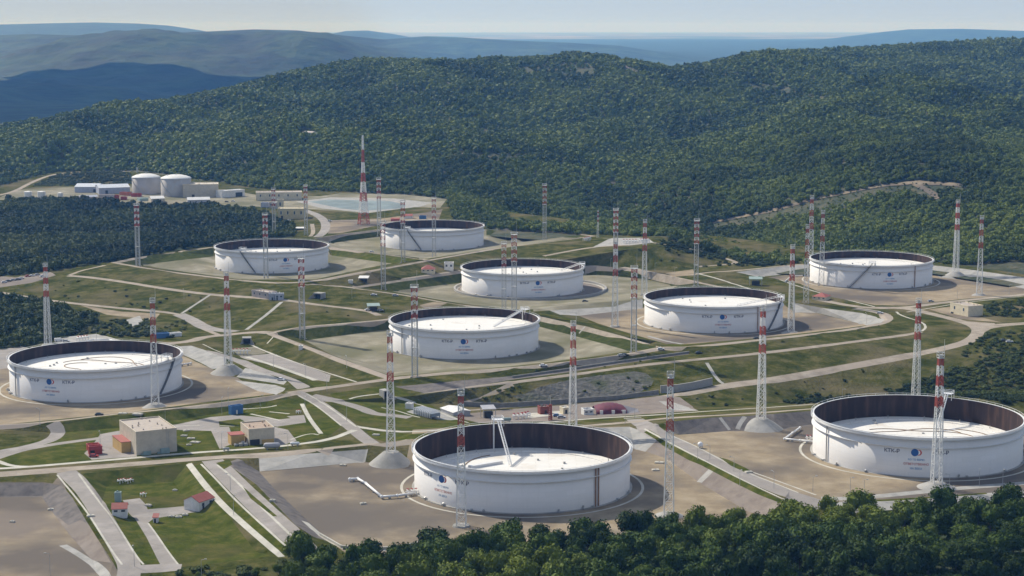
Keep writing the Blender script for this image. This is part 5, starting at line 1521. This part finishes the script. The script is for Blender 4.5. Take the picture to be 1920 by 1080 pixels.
r = thing('chimney', 'slim white chimney behind the left domed tank', 'chimney', g); mb = MB(); mb.bar((0, 0, -1), (0, 0, height_for(g, 12)), 2.2, n=10, w2=1.6); mb.build('shaft', whitew, r)
# --- canopies
def canopy(px, py, wpx, hpx, dep, m, label, posts=True):
    g = G(px, py); w = wpx * depth(g) / F; h = height_for(g, hpx)
    r = thing('canopy', label, 'canopy', g, random.Random(px).uniform(-.3, .3))
    mb = MB(); q = [(-w / 2, 0, h - .8), (w / 2, 0, h - .8), (w / 2, dep, h), (-w / 2, dep, h)]
    mb.add(q + [(x, y, z + .25) for x, y, z in q], [(3, 2, 1, 0), (4, 5, 6, 7), (0, 1, 5, 4), (1, 2, 6, 5), (2, 3, 7, 6), (3, 0, 4, 7)]); mb.build('roof', m, r)
    for sx in (-.45, .45):
        for y in (.3, dep - .3): p = MB(); p.bar((sx * w, y, -.4), (sx * w, y, h - .75), .3); p.build('post', M['galv'], r)
    mb = MB(); mb.box(-w * .3, dep * .3, -.2, w * .3, dep * .8, h * .55); mb.build('equipment', dark, r)
canopy(681, 530, 19, 10, 8, whitew, 'white-roofed canopy on the bank between the two rear tanks')
canopy(701, 584, 24, 12, 8, greenb, 'dark canopy at the road bend left above the middle tank')
canopy(1417, 536, 25, 14, 9, greenb, 'green grey canopy behind the tank right of the middle')
canopy(918, 785, 26, 20, 7, greyw, 'grey steel canopy in the yard behind the front middle tank')
canopy(562, 431, 22, 4, 6, whitew, 'low white canopy below the yellowish building')
# --- ribbed air cooler
g = G(775, 776); e = P(808, 785, g.z); d = e - g; a = math.atan2(d.y, d.x); L_ = d.length
r = thing('air_cooler', 'grey ribbed air cooler with rows of pipes on a concrete pad', 'air cooler', g, a)
mb = MB(); mb.box(0, 0, .6, L_, 6, 2.4); mb.build('casing', fm('cooler_steel', (.26, .29, .33)), r)
n = 10
for i in range(n):
    mb = MB(); x = L_ * (i + .5) / n
    mb.tube([(x, -.35, .2), (x, -.35, 3.1), (x, .6, 3.4), (x, 5.6, 3.4), (x, 6.3, 3.1), (x, 6.3, .2)], .28, n=6); mb.build('pipe', M['whitesteel'], r)
for x in (.3, L_ - .3):
    for y in (.3, 5.7): mb = MB(); mb.bar((x, y, -.5), (x, y, .6), .4); mb.build('leg', M['galv'], r)
# --- maroon tent hall
g = G(1118, 777); e = P(1176, 776, g.z); d = e - g; a = math.atan2(d.y, d.x); L_ = d.length; h = height_for(g, 15); D = 16
r = thing('tent_hall', 'maroon rounded tent hall with a grey tapering end in the building yard', 'tent', g, a)
mb = MB(); n, k = 16, 14; vs = []
for i in range(n + 1):
    u = i / n; s = math.sin(math.pi * (.12 + .76 * u)) ** .7
    for j in range(k + 1):
        t = math.pi * j / k; vs.append((u * L_, D / 2 - D / 2 * math.cos(t), max(0, h * s * math.sin(t) ** .8 * (1 + .04 * math.cos(i * 2.6))) - .02))
mb.add(vs, [(i * (k + 1) + j, (i + 1) * (k + 1) + j, (i + 1) * (k + 1) + j + 1, i * (k + 1) + j + 1) for i in range(n) for j in range(k)]); mb.build('fabric', maroon, r, True)
mb = MB(); q = L_ * 1.42; z = h * .68
mb.add([(L_ * .96, .6, 0), (L_ * .96, D - .6, 0), (L_ * .96, D * .5, z), (q, D * .25, .0), (q, D * .75, .0), (q, D * .5, .8)], [(0, 3, 5, 2), (1, 2, 5, 4), (0, 2, 1), (3, 4, 5)]); mb.build('end_cover', fm('grey_tent_fabric', (.25, .24, .25)), r)
for x in (.12, .5, .85):
    mb = MB(); mb.box(x * L_, .2 - .35, 0, x * L_ + 1.6, .35, 2.0); mb.build('opening', whitew, r)
# --- small red crane mast in the yard
g = G(1032, 788); hh = height_for(g, 42); r = thing('crane_mast', 'thin red lattice mast among the cabins of the building yard', 'mast', g)
mb = MB(); lattice(mb, 0, hh * .7, 1.6, .9, 8, .4, .25, hh); mb.build('lattice', M['mastred'], r); mb = MB(); mb.bar((0, 0, hh * .7), (0, 0, hh), .25); mb.build('rod', M['mastgrey'], r)
# --- culverts, retaining walls
def wall(name, label, pts, h, t, m):
    ws = [G(*q) for q in dens(list(pts), 20, False)]
    mb = MB(); k = len(ws); vs = []
    for i, w in enumerate(ws):
        d = ws[min(i + 1, k - 1)] - ws[max(i - 1, 0)]; d.z = 0; d.normalize(); n = Vector((-d.y, d.x, 0)) * t / 2
        for s, z in ((1, -1.2), (1, h), (-1, h), (-1, -1.2)): q = w + n * s; vs.append((q.x, q.y, w.z + z))
    fs = [(i * 4 + j, i * 4 + (j + 1) % 4, i * 4 + 4 + (j + 1) % 4, i * 4 + 4 + j) for i in range(k - 1) for j in range(4)] + [(0, 1, 2, 3), (k * 4 - 1, k * 4 - 2, k * 4 - 3, k * 4 - 4)]
    mb.add(vs, fs); o = mb.build(name, m); tag(o, label, 'wall')
wall('retaining_wall', 'long dark retaining wall at the foot of the rocky bank', [(860, 761), (940, 764), (1050, 757), (1160, 749), (1235, 739)], 2.4, .6, stone)
wall('retaining_wall', 'pale grey retaining wall cut into the grassy bank above the dirt road', [(1238, 737), (1270, 735), (1300, 730), (1335, 722)], 4.2, .8, fm('pale_wall_concrete', (.34, .33, .31)))
wall('ditch_wall', 'dark low wall of the drainage ditch below the long dyke road', [(960, 709), (1060, 695), (1160, 680), (1292, 662)], 1.2, .8, stone)
wall('yard_wall', 'low pale wall along the near edge of the front middle yard', [(600, 1004), (640, 1027), (680, 1032), (740, 1029), (800, 1017)], 1.0, .6, M['kerb'])
def culvert(px, py, wpx, hpx, label, rz=0):
    g = G(px, py); w = wpx * depth(g) / F; h = height_for(g, hpx)
    r = thing('culvert', label, 'culvert', g, rz)
    mb = MB(); t = .6
    mb.box(-w / 2 - t, -.8, -.5, -w / 2, 5, h); mb.box(w / 2, -.8, -.5, w / 2 + t, 5, h); mb.box(-w / 2 - t, -.8, h, w / 2 + t, 5, h + t)
    mb.add([(-w / 2 - t, -.8, h), (-w / 2 - t, -.8, -.5), (-w / 2 - 2.4, -5, -.5), (-w / 2 - 2.4, -5, .3)], [(0, 1, 2, 3)]); mb.add([(w / 2 + t, -.8, h), (w / 2 + t, -.8, -.5), (w / 2 + 2.4, -5, -.5), (w / 2 + 2.4, -5, .3)], [(3, 2, 1, 0)])
    mb.build('portal', M['concrete'], r)
    mb = MB(); mb.box(-w / 2, 1.5, -.5, w / 2, 4.9, h - .01); mb.build('opening', dark, r)
culvert(463, 645, 13, 10, 'concrete culvert mouth under the road right of the left edge tank', .15)
culvert(596, 560, 15, 9, 'dark drain mouth with pale edges on the bank below the left rear tank', -.5)
culvert(724, 746, 8, 12, 'dark underpass mouth beside the mast behind the front middle tank', .5)
t6 = TK['t6']['c']
mb = MB(); mb.ring([(58.6, -1.5), (58.6, 1.5), (57.2, 1.5), (57.2, -1.5)], 96)
o = mb.build('ring_wall', fm('pale_wall_concrete', (.34, .33, .31))); o.location = (t6.x + 6, t6.y, t6.z); tag(o, 'low round concrete ring wall encircling the ringed tank', 'wall')
# --- big pipes
def pipe(label, pts, r, zoff=1.1, fl=True):
    ws = [G(*q) for q in pts]; ws = [w + Vector((0, 0, zoff)) for w in ws]
    t = thing('pipeline', label, 'pipeline', (ws[0].x, ws[0].y, ws[0].z - zoff)); o = t.location
    ws = [w - o for w in ws]
    pp = [ws[0] + Vector((0, 0, -zoff))] + ws
    mb = MB(); mb.tube(pp, r, n=10)
    for w in pp[1:-1]:
        bm = bmesh.new(); bmesh.ops.create_icosphere(bm, subdivisions=2, radius=r * 1.02); mb.add([v.co + w for v in bm.verts], [[v.index for v in f.verts] for f in bm.faces]); bm.free()
    mb.build('pipe', M['whitesteel'], t, True)
    for a, b in zip(ws, ws[1:]):
        n = max(1, int((b - a).length / 7))
        for i in range(n):
            q = a.lerp(b, (i + .5) / n); mb = MB(); mb.box(q.x - .5, q.y - .4, q.z - zoff - .5, q.x + .5, q.y + .4, q.z - r * .6); mb.build('support', M['concrete'], t)
    return t
pipe('white bent pipeline running across the yard into the front middle tank', [(656, 903), (671, 902), (686, 911), (716, 936), (745, 934), (778, 929)], .75)
pipe('white angled pipeline at the left side of the right front tank', [(1500, 806), (1486, 816), (1471, 827), (1500, 830), (1527, 832)], .65)
pipe('short pale pipe beside the right end of the left edge tank', [(358, 684), (347, 686), (336, 687)], .6)
pipe('white pipe ramp left of the far right tank', [(1472, 530), (1478, 525), (1484, 519), (1505, 519)], .5)
pipe('grey pipeline lying on the yard edge behind the left edge tank', [(150, 646), (175, 640), (205, 640), (230, 645)], .6)
def manifold(px, py, label, n=3, s=1.0):
    g = G(px, py); r = thing('valve_manifold', label, 'valves', g, random.Random(px).random(), None, s)
    mb = MB()
    for i in range(n): mb.tube([(i * 1.6, 0, -.3), (i * 1.6, 0, 1.6), (i * 1.6, 2.6, 1.6), (i * 1.6, 2.6, -.3)], .28, n=6)
    mb.tube([(-.8, 1.3, 1.2), (n * 1.6, 1.3, 1.2)], .3, n=6); mb.build('pipes', M['whitesteel'], r)
    for i in range(n): mb = MB(); mb.ring([(.55, 2.2), (.55, 2.35), (.4, 2.35), (.4, 2.2)], 14, c=(i * 1.6, 1.3, 0)); mb.bar((i * 1.6, 1.3, 1.5), (i * 1.6, 1.3, 2.3), .2); mb.build('valve', redc, r)
manifold(225, 907, 'left white valve frame in the grass compound', 3, .85); manifold(240, 907, 'right white valve frame in the grass compound', 3, .85)
manifold(268, 932, 'small white valve frame beside the compound path', 2, .8)
manifold(438, 664, 'grey valve group right of the mast on the grey mound', 5, 1.3); manifold(766, 929, 'valve group where the bent pipeline meets the front middle tank', 3, 1.1)
manifold(965, 787, 'pale valve group behind the rim of the front middle tank', 4, 1.3); manifold(984, 784, 'second pale valve group in the yard beside the red mast', 3, 1.2)
manifold(1514, 826, 'valve group at the left foot of the right front tank', 3, 1.0); manifold(1100, 452, 'pale pipe frame at the left of the rubble plateau', 4, 1.4)
manifold(1170, 457, 'pipe frame in the middle of the rubble plateau', 5, 1.6); manifold(1205, 456, 'pipe frame at the right of the rubble plateau', 4, 1.6); manifold(150, 640, 'pale pipe frame behind the left edge tank', 4, 1.3); manifold(560, 776, 'small valve group beside the stepped kerb line', 2, .8)
# --- horizontal vessel, sphere
def vessel(px, py, lpx, label, m=None):
    g = G(px, py); L_ = lpx * depth(g) / F; R = L_ * .16; r = thing('storage_vessel', label, 'vessel', g, .1)
    mb = MB(); n = 14; prof = [(-L_ / 2, .05), (-L_ / 2 + R * .3, R * .75), (-L_ / 2 + R * .8, R), (L_ / 2 - R * .8, R), (L_ / 2 - R * .3, R * .75), (L_ / 2, .05)]
    vs = [(x, q * math.cos(2 * math.pi * i / n), R + .5 + q * math.sin(2 * math.pi * i / n)) for x, q in prof for i in range(n)]
    mb.add(vs, [(a * n + i, a * n + (i + 1) % n, (a + 1) * n + (i + 1) % n, (a + 1) * n + i) for a in range(5) for i in range(n)]); mb.build('shell', m or M['whitesteel'], r, True)
    for s in (-.28, .28): mb = MB(); mb.box(s * L_ - .3, -R * .7, -.4, s * L_ + .3, R * .7, R * .7 + .3); mb.build('saddle', M['concrete'], r)
vessel(949, 791, 20, 'grey horizontal vessel behind the rim of the front middle tank', greenb)
vessel(424, 845, 13, 'grey horizontal vessel beside the main pipeline strip', M['galv'])
vessel(510, 842, 32, 'long grey vessel lying on the main strip below the small beige building', greyw); vessel(553, 836, 18, 'white vessel lying right of the long grey one', M['whitesteel'])
g = G(1313, 840); r = thing('round_tank', 'small white round tank at the edge of the diagonal road', 'tank', g)
mb = MB(); bm = bmesh.new(); bmesh.ops.create_uvsphere(bm, u_segments=20, v_segments=12, radius=1.3); mb.add([v.co + Vector((0, 0, 1.6)) for v in bm.verts], [[v.index for v in f.verts] for f in bm.faces]); bm.free(); mb.build('shell', M['whitesteel'], r, True)
for i in range(3): mb = MB(); a = i * 2.1; mb.bar((1.0 * math.cos(a), 1.0 * math.sin(a), -.3), (.9 * math.cos(a), .9 * math.sin(a), 1.2), .25); mb.build('leg', M['galv'], r)
# --- vehicles
CARM = {c: fm('car_paint_' + c, v, .35, .03) for c, v in (('white', (.75, .75, .75)), ('silver', (.42, .43, .45)), ('dark', (.04, .045, .05)), ('red', (.42, .05, .04)), ('blue', (.06, .13, .3)))}
def car(px, py, c, label, rz=0, van=False):
    r = thing('parked_car' if not van else 'parked_van', label, 'car' if not van else 'van', G(px, py), rz)
    m = CARM[c]; mb = MB(); w = .9
    prof = [(-2.2, .35), (-2.2, .85), (-1.3, .95), (1.4, .95), (2.15, .8), (2.2, .35)] if not van else [(-2.6, .4), (-2.6, 2.1), (1.5, 2.1), (2.2, 1.2), (2.6, 1.0), (2.6, .4)]
    n = len(prof); mb.add([(x, -w, z) for x, z in prof] + [(x, w, z) for x, z in prof], [tuple(range(n)), tuple(range(n, 2 * n))[::-1]] + [(i, n + i, n + (i + 1) % n, (i + 1) % n) for i in range(n)])
    if not van: mb.add([(-1.2, -w * .8, 1.5), (.3, -w * .8, 1.5), (.3, w * .8, 1.5), (-1.2, w * .8, 1.5), (-1.45, -w * .84, 1.4), (.5, -w * .84, 1.4), (.5, w * .84, 1.4), (-1.45, w * .84, 1.4)], [(0, 1, 2, 3), (0, 4, 5, 1), (1, 5, 6, 2), (2, 6, 7, 3), (3, 7, 4, 0)])
    mb.build('body', m, r)
    mb = MB()
    if not van: mb.add([(-1.45, -w * .84, 1.4), (.5, -w * .84, 1.4), (.5, w * .84, 1.4), (-1.45, w * .84, 1.4), (-1.8, -w * .95, .93), (1.1, -w * .95, .93), (1.1, w * .95, .93), (-1.8, w * .95, .93)], [(0, 4, 5, 1), (1, 5, 6, 2), (2, 6, 7, 3), (3, 7, 4, 0)])
    else: mb.add([(1.52, -w * .9, 2.02), (2.22, -w * .9, 1.2), (2.22, w * .9, 1.2), (1.52, w * .9, 2.02)], [(0, 1, 2, 3)])
    mb.build('windows', glass, r)
    for x in (-1.4, 1.4):
        for y in (-w, w):
            t = MB(); k = 12; t.add([(x + .34 * math.cos(6.283 * i / k), y + s, .34 + .34 * math.sin(6.283 * i / k)) for s in (-.12, .12) for i in range(k)], [tuple(range(k))[::-1], tuple(range(k, 2 * k))] + [(i, (i + 1) % k, k + (i + 1) % k, k + i) for i in range(k)]); t.build('wheel', tyre, r)
car(701, 554, 'white', 'white car on the dyke road left of the ringed tank'); car(741, 555, 'silver', 'silver car just ahead of the white one on the dyke road', .1); car(697, 473, 'white', 'white car on the low dyke left of the farthest tank', .2)
car(690, 582, 'white', 'white car beside the dark canopy at the road bend', .5); car(713, 583, 'silver', 'silver car right of the dark canopy'); car(1019, 687, 'white', 'white car on the long dyke road below the middle tank', .2)
car(1165, 668, 'silver', 'left silver car on the dyke road below the green dyke', .2); car(1172, 667, 'dark', 'dark car beside the left silver car below the green dyke', .2); car(1239, 656, 'white', 'white car at the dyke junction before the tank right of the middle', .2)
car(1310, 663, 'dark', 'dark car on the ditch road right of the dyke junction', .3); car(1419, 636, 'dark', 'dark car at the foot of the tank right of the middle', .3); car(1650, 588, 'white', 'white car on the bend right of the concrete slope', -.3)
car(1745, 566, 'silver', 'silver car on the road above the flat cream building', .3); car(1097, 566, 'dark', 'dark car behind the low ring wall of the ringed tank'); car(541, 414, 'white', 'white car on the forecourt of the yellowish building')
car(618, 415, 'white', 'white car on the road left of the tall radio tower'); car(176, 857, 'red', 'red car in front of the red containers'); car(186, 779, 'dark', 'dark car on the road in front of the left edge tank', .2); car(110, 640, 'white', 'white van behind the left edge tank', .4, True); car(124, 641, 'silver', 'silver car beside the white van behind the left edge tank')
car(1045, 781, 'blue', 'blue car in the building yard beside the red mast'); car(1053, 784, 'silver', 'silver car in the building yard in front of the blue one'); car(1882, 640, 'dark', 'dark car at the right edge on the bushy bank'); car(1893, 642, 'white', 'white car next to the dark one on the bushy bank')
car(527, 713, 'white', 'white car on the kerbed road right of the striped pavement', -.5); car(425, 379, 'dark', 'dark car on the works yard near the white open-fronted shed'); car(437, 378, 'white', 'white car on the works yard near the open-fronted shed')
for i, (px, py, c) in enumerate([(8, 530, 'white'), (16, 528, 'dark'), (25, 526, 'silver'), (34, 525, 'dark'), (40, 523, 'white'), (52, 519, 'red'), (60, 518, 'white'), (70, 516, 'silver'), (80, 519, 'white')]):
    car(px, py, c, f"{c} car, {ORD[i]} from the left in the car park beside the wood", .6)
# --- concrete covers, lamp posts
for i, (px, py, s, lab) in enumerate([(95, 956, 1.2, 'pale square cover on the bare yard at far left'), (23, 979, 1, 'small pale cover at the left edge yard'), (681, 945, 1.3, 'pale square cover in the middle of the front middle yard'), (511, 939, 1.2, 'pale cover near the left slope of the front middle yard'), (1236, 868, 2.0, 'larger pale slab right of the front middle tank'), (1229, 882, 1.6, 'smaller pale slab right of the front middle tank'),
    (1404, 886, 1.6, 'pale slab on the diagonal road edge'), (643, 873, 1.4, 'pale slab at the foot of the stone revetment'), (328, 920, 1.0, 'pale cover in the upper part of the grass compound'), (322, 969, 1.1, 'left cover on the compound path edge'), (335, 970, 1.3, 'middle cover on the compound path edge'), (347, 966, 1.2, 'right cover on the compound path edge'), (230, 776, 2.2, 'pale slab on the road before the left edge tank'), (258, 777, 2.4, 'long pale slab before the mast of the left edge tank'), (705, 816, 1.6, 'pale slab on the grass left of the front middle tank'), (350, 808, 1.6, 'top slab of the cover group right of the large beige building'), (345, 818, 1.5, 'second slab of the cover group right of the large beige building'), (358, 823, 1.8, 'third slab of the cover group right of the large beige building'), (366, 830, 2.2, 'longest slab of the cover group right of the large beige building'), (354, 835, 1.2, 'lowest slab of the cover group right of the large beige building'), (170, 968, 1.5, 'pale slab on the grass strip left of the sloping road'), (278, 948, 1.3, 'slab at the head of the compound path')]):
    r = thing('concrete_cover', lab, 'cover', G(px, py), random.Random(i).uniform(-.4, .4), 'concrete covers lying on the yards')
    mb = MB(); mb.box(-s, -s * .7, -.3, s, s * .7, .5); mb.box(-s * .8, -s * .5, .5, s * .8, s * .5, .62); mb.build('slab', M['kerb'], r)
    mb = MB(); mb.box(-.3, -.2, .62, .3, .2, .8); mb.build('lid', M['galv'], r)
def lamp(px, py, tp, lab):
    g = G(px, py); h = height_for(g, tp)
    r = thing('lamp_post', lab, 'lamp post', g, random.Random(px).random() * 6, 'lamp posts along the roads and yards')
    mb = MB(); mb.bar((0, 0, -.3), (0, 0, h), .22, n=6, w2=.13); mb.build('pole', M['galv'], r)
    mb = MB(); mb.bar((0, 0, h), (1.4, 0, h + .25), .14, n=6); mb.box(1.1, -.2, h + .15, 2.0, .2, h + .4); mb.build('lamp_head', M['galv'], r)
for i, (px, py, tp) in enumerate([(252, 1062, 40), (94, 1078, 40), (75, 797, 30), (188, 836, 28), (416, 842, 30), (416, 777, 30), (488, 770, 28), (572, 772, 28), (613, 735, 28), (650, 790, 30), (540, 843, 30), (860, 817, 26), (1190, 785, 26), (1308, 861, 28), (1331, 861, 26), (1387, 911, 30), (1376, 884, 26), (1451, 915, 30), (1524, 922, 28), (1594, 925, 30), (1620, 931, 32), (1780, 920, 30), (1836, 912, 30), (1880, 908, 28), (428, 757, 28), (310, 790, 30), (513, 690, 24), (573, 706, 24), (650, 690, 22), (1172, 795, 24), (660, 560, 18), (1145, 502, 16), (1228, 512, 18), (1265, 520, 18), (1625, 608, 20), (1579, 752, 22), (1795, 560, 18), (980, 540, 16), (782, 540, 18), (345, 560, 18), (181, 640, 22), (1892, 552, 18), (985, 430, 14), (620, 462, 14), (432, 920, 32), (438, 965, 34), (378, 1080, 30)]):
    near_ = min(TK, key=lambda k: (TK[k]['c'].xy - G(px, py).xy).length)
    nm = {'t1': 'front middle tank', 't2': 'right front tank', 't3': 'left edge tank', 't4': 'middle tank', 't5': 'tank right of the middle', 't6': 'ringed tank', 't7': 'far right tank', 't8': 'left rear tank', 't9': 'farthest tank'}[near_]
    globals().setdefault('lampn', {}).setdefault(nm, []).append((px, py, tp))
for nm, lst in lampn.items():
    lst.sort()
    for j, (px, py, tp) in enumerate(lst): lamp(px, py, tp, f"thin grey lamp post, {ORD[j]} from the left of the {len(lst)} nearest the {nm}" if len(lst) > 1 else f"thin grey lamp post nearest the {nm}")
# --- lattice poles with antennas near the works
# ------------------------------------------------------------------ cloud outside the picture that shades the far valley
cm_ = bpy.data.materials.new('cloud'); cm_.use_nodes = True; cm_.node_tree.nodes["Principled BSDF"].inputs["Base Color"].default_value = (.85, .85, .86, 1); cm_.node_tree.nodes["Principled BSDF"].inputs["Roughness"].default_value = 1
cr_ = random.Random(3); off = sun_dir * (1900 / sun_dir.z); mb = MB()
for i in range(330):
    tx, ty = -3700 + 300 * (i % 13) + cr_.uniform(-90, 90), 4300 + 300 * (i // 13) + cr_.uniform(-90, 90)
    if ty > (9000 if tx < -.25 * ty else 10400) or tx > -.075 * ty or tx < -.36 * ty - 300: continue
    bm = bmesh.new(); bmesh.ops.create_icosphere(bm, subdivisions=2, radius=1); R = cr_.uniform(250, 350)
    mb.add([(tx + off.x + v.co.x * R, ty + off.y + v.co.y * R * .8, 1900 + v.co.z * R * .4 + cr_.uniform(-8, 8)) for v in bm.verts], [[v.index for v in f.verts] for f in bm.faces]); bm.free()
o = mb.build('cloud', cm_, None, True); tag(o, kind='structure')
# ------------------------------------------------------------------ the air
hz = MB(); hz.box(-60000, -3000, -150, 60000, 75000, 330)
hm = bpy.data.materials.new('haze'); hm.use_nodes = True
hn = hm.node_tree.nodes; hn.clear()
ho = hn.new('ShaderNodeOutputMaterial'); hp = hn.new('ShaderNodeVolumePrincipled')
hp.inputs['Color'].default_value = (.17, .45, 1.0, 1)
hp.inputs['Density'].default_value = 0.51e-4
hp.inputs['Absorption Color'].default_value = (1, 1, 1, 1)
hp.inputs['Anisotropy'].default_value = .2
hm.node_tree.links.new(hp.outputs[0], ho.inputs['Volume'])
h_ = hz.build('haze', hm); tag(h_, 'thin blue summer haze filling the air over the valley', 'haze', kind='stuff')
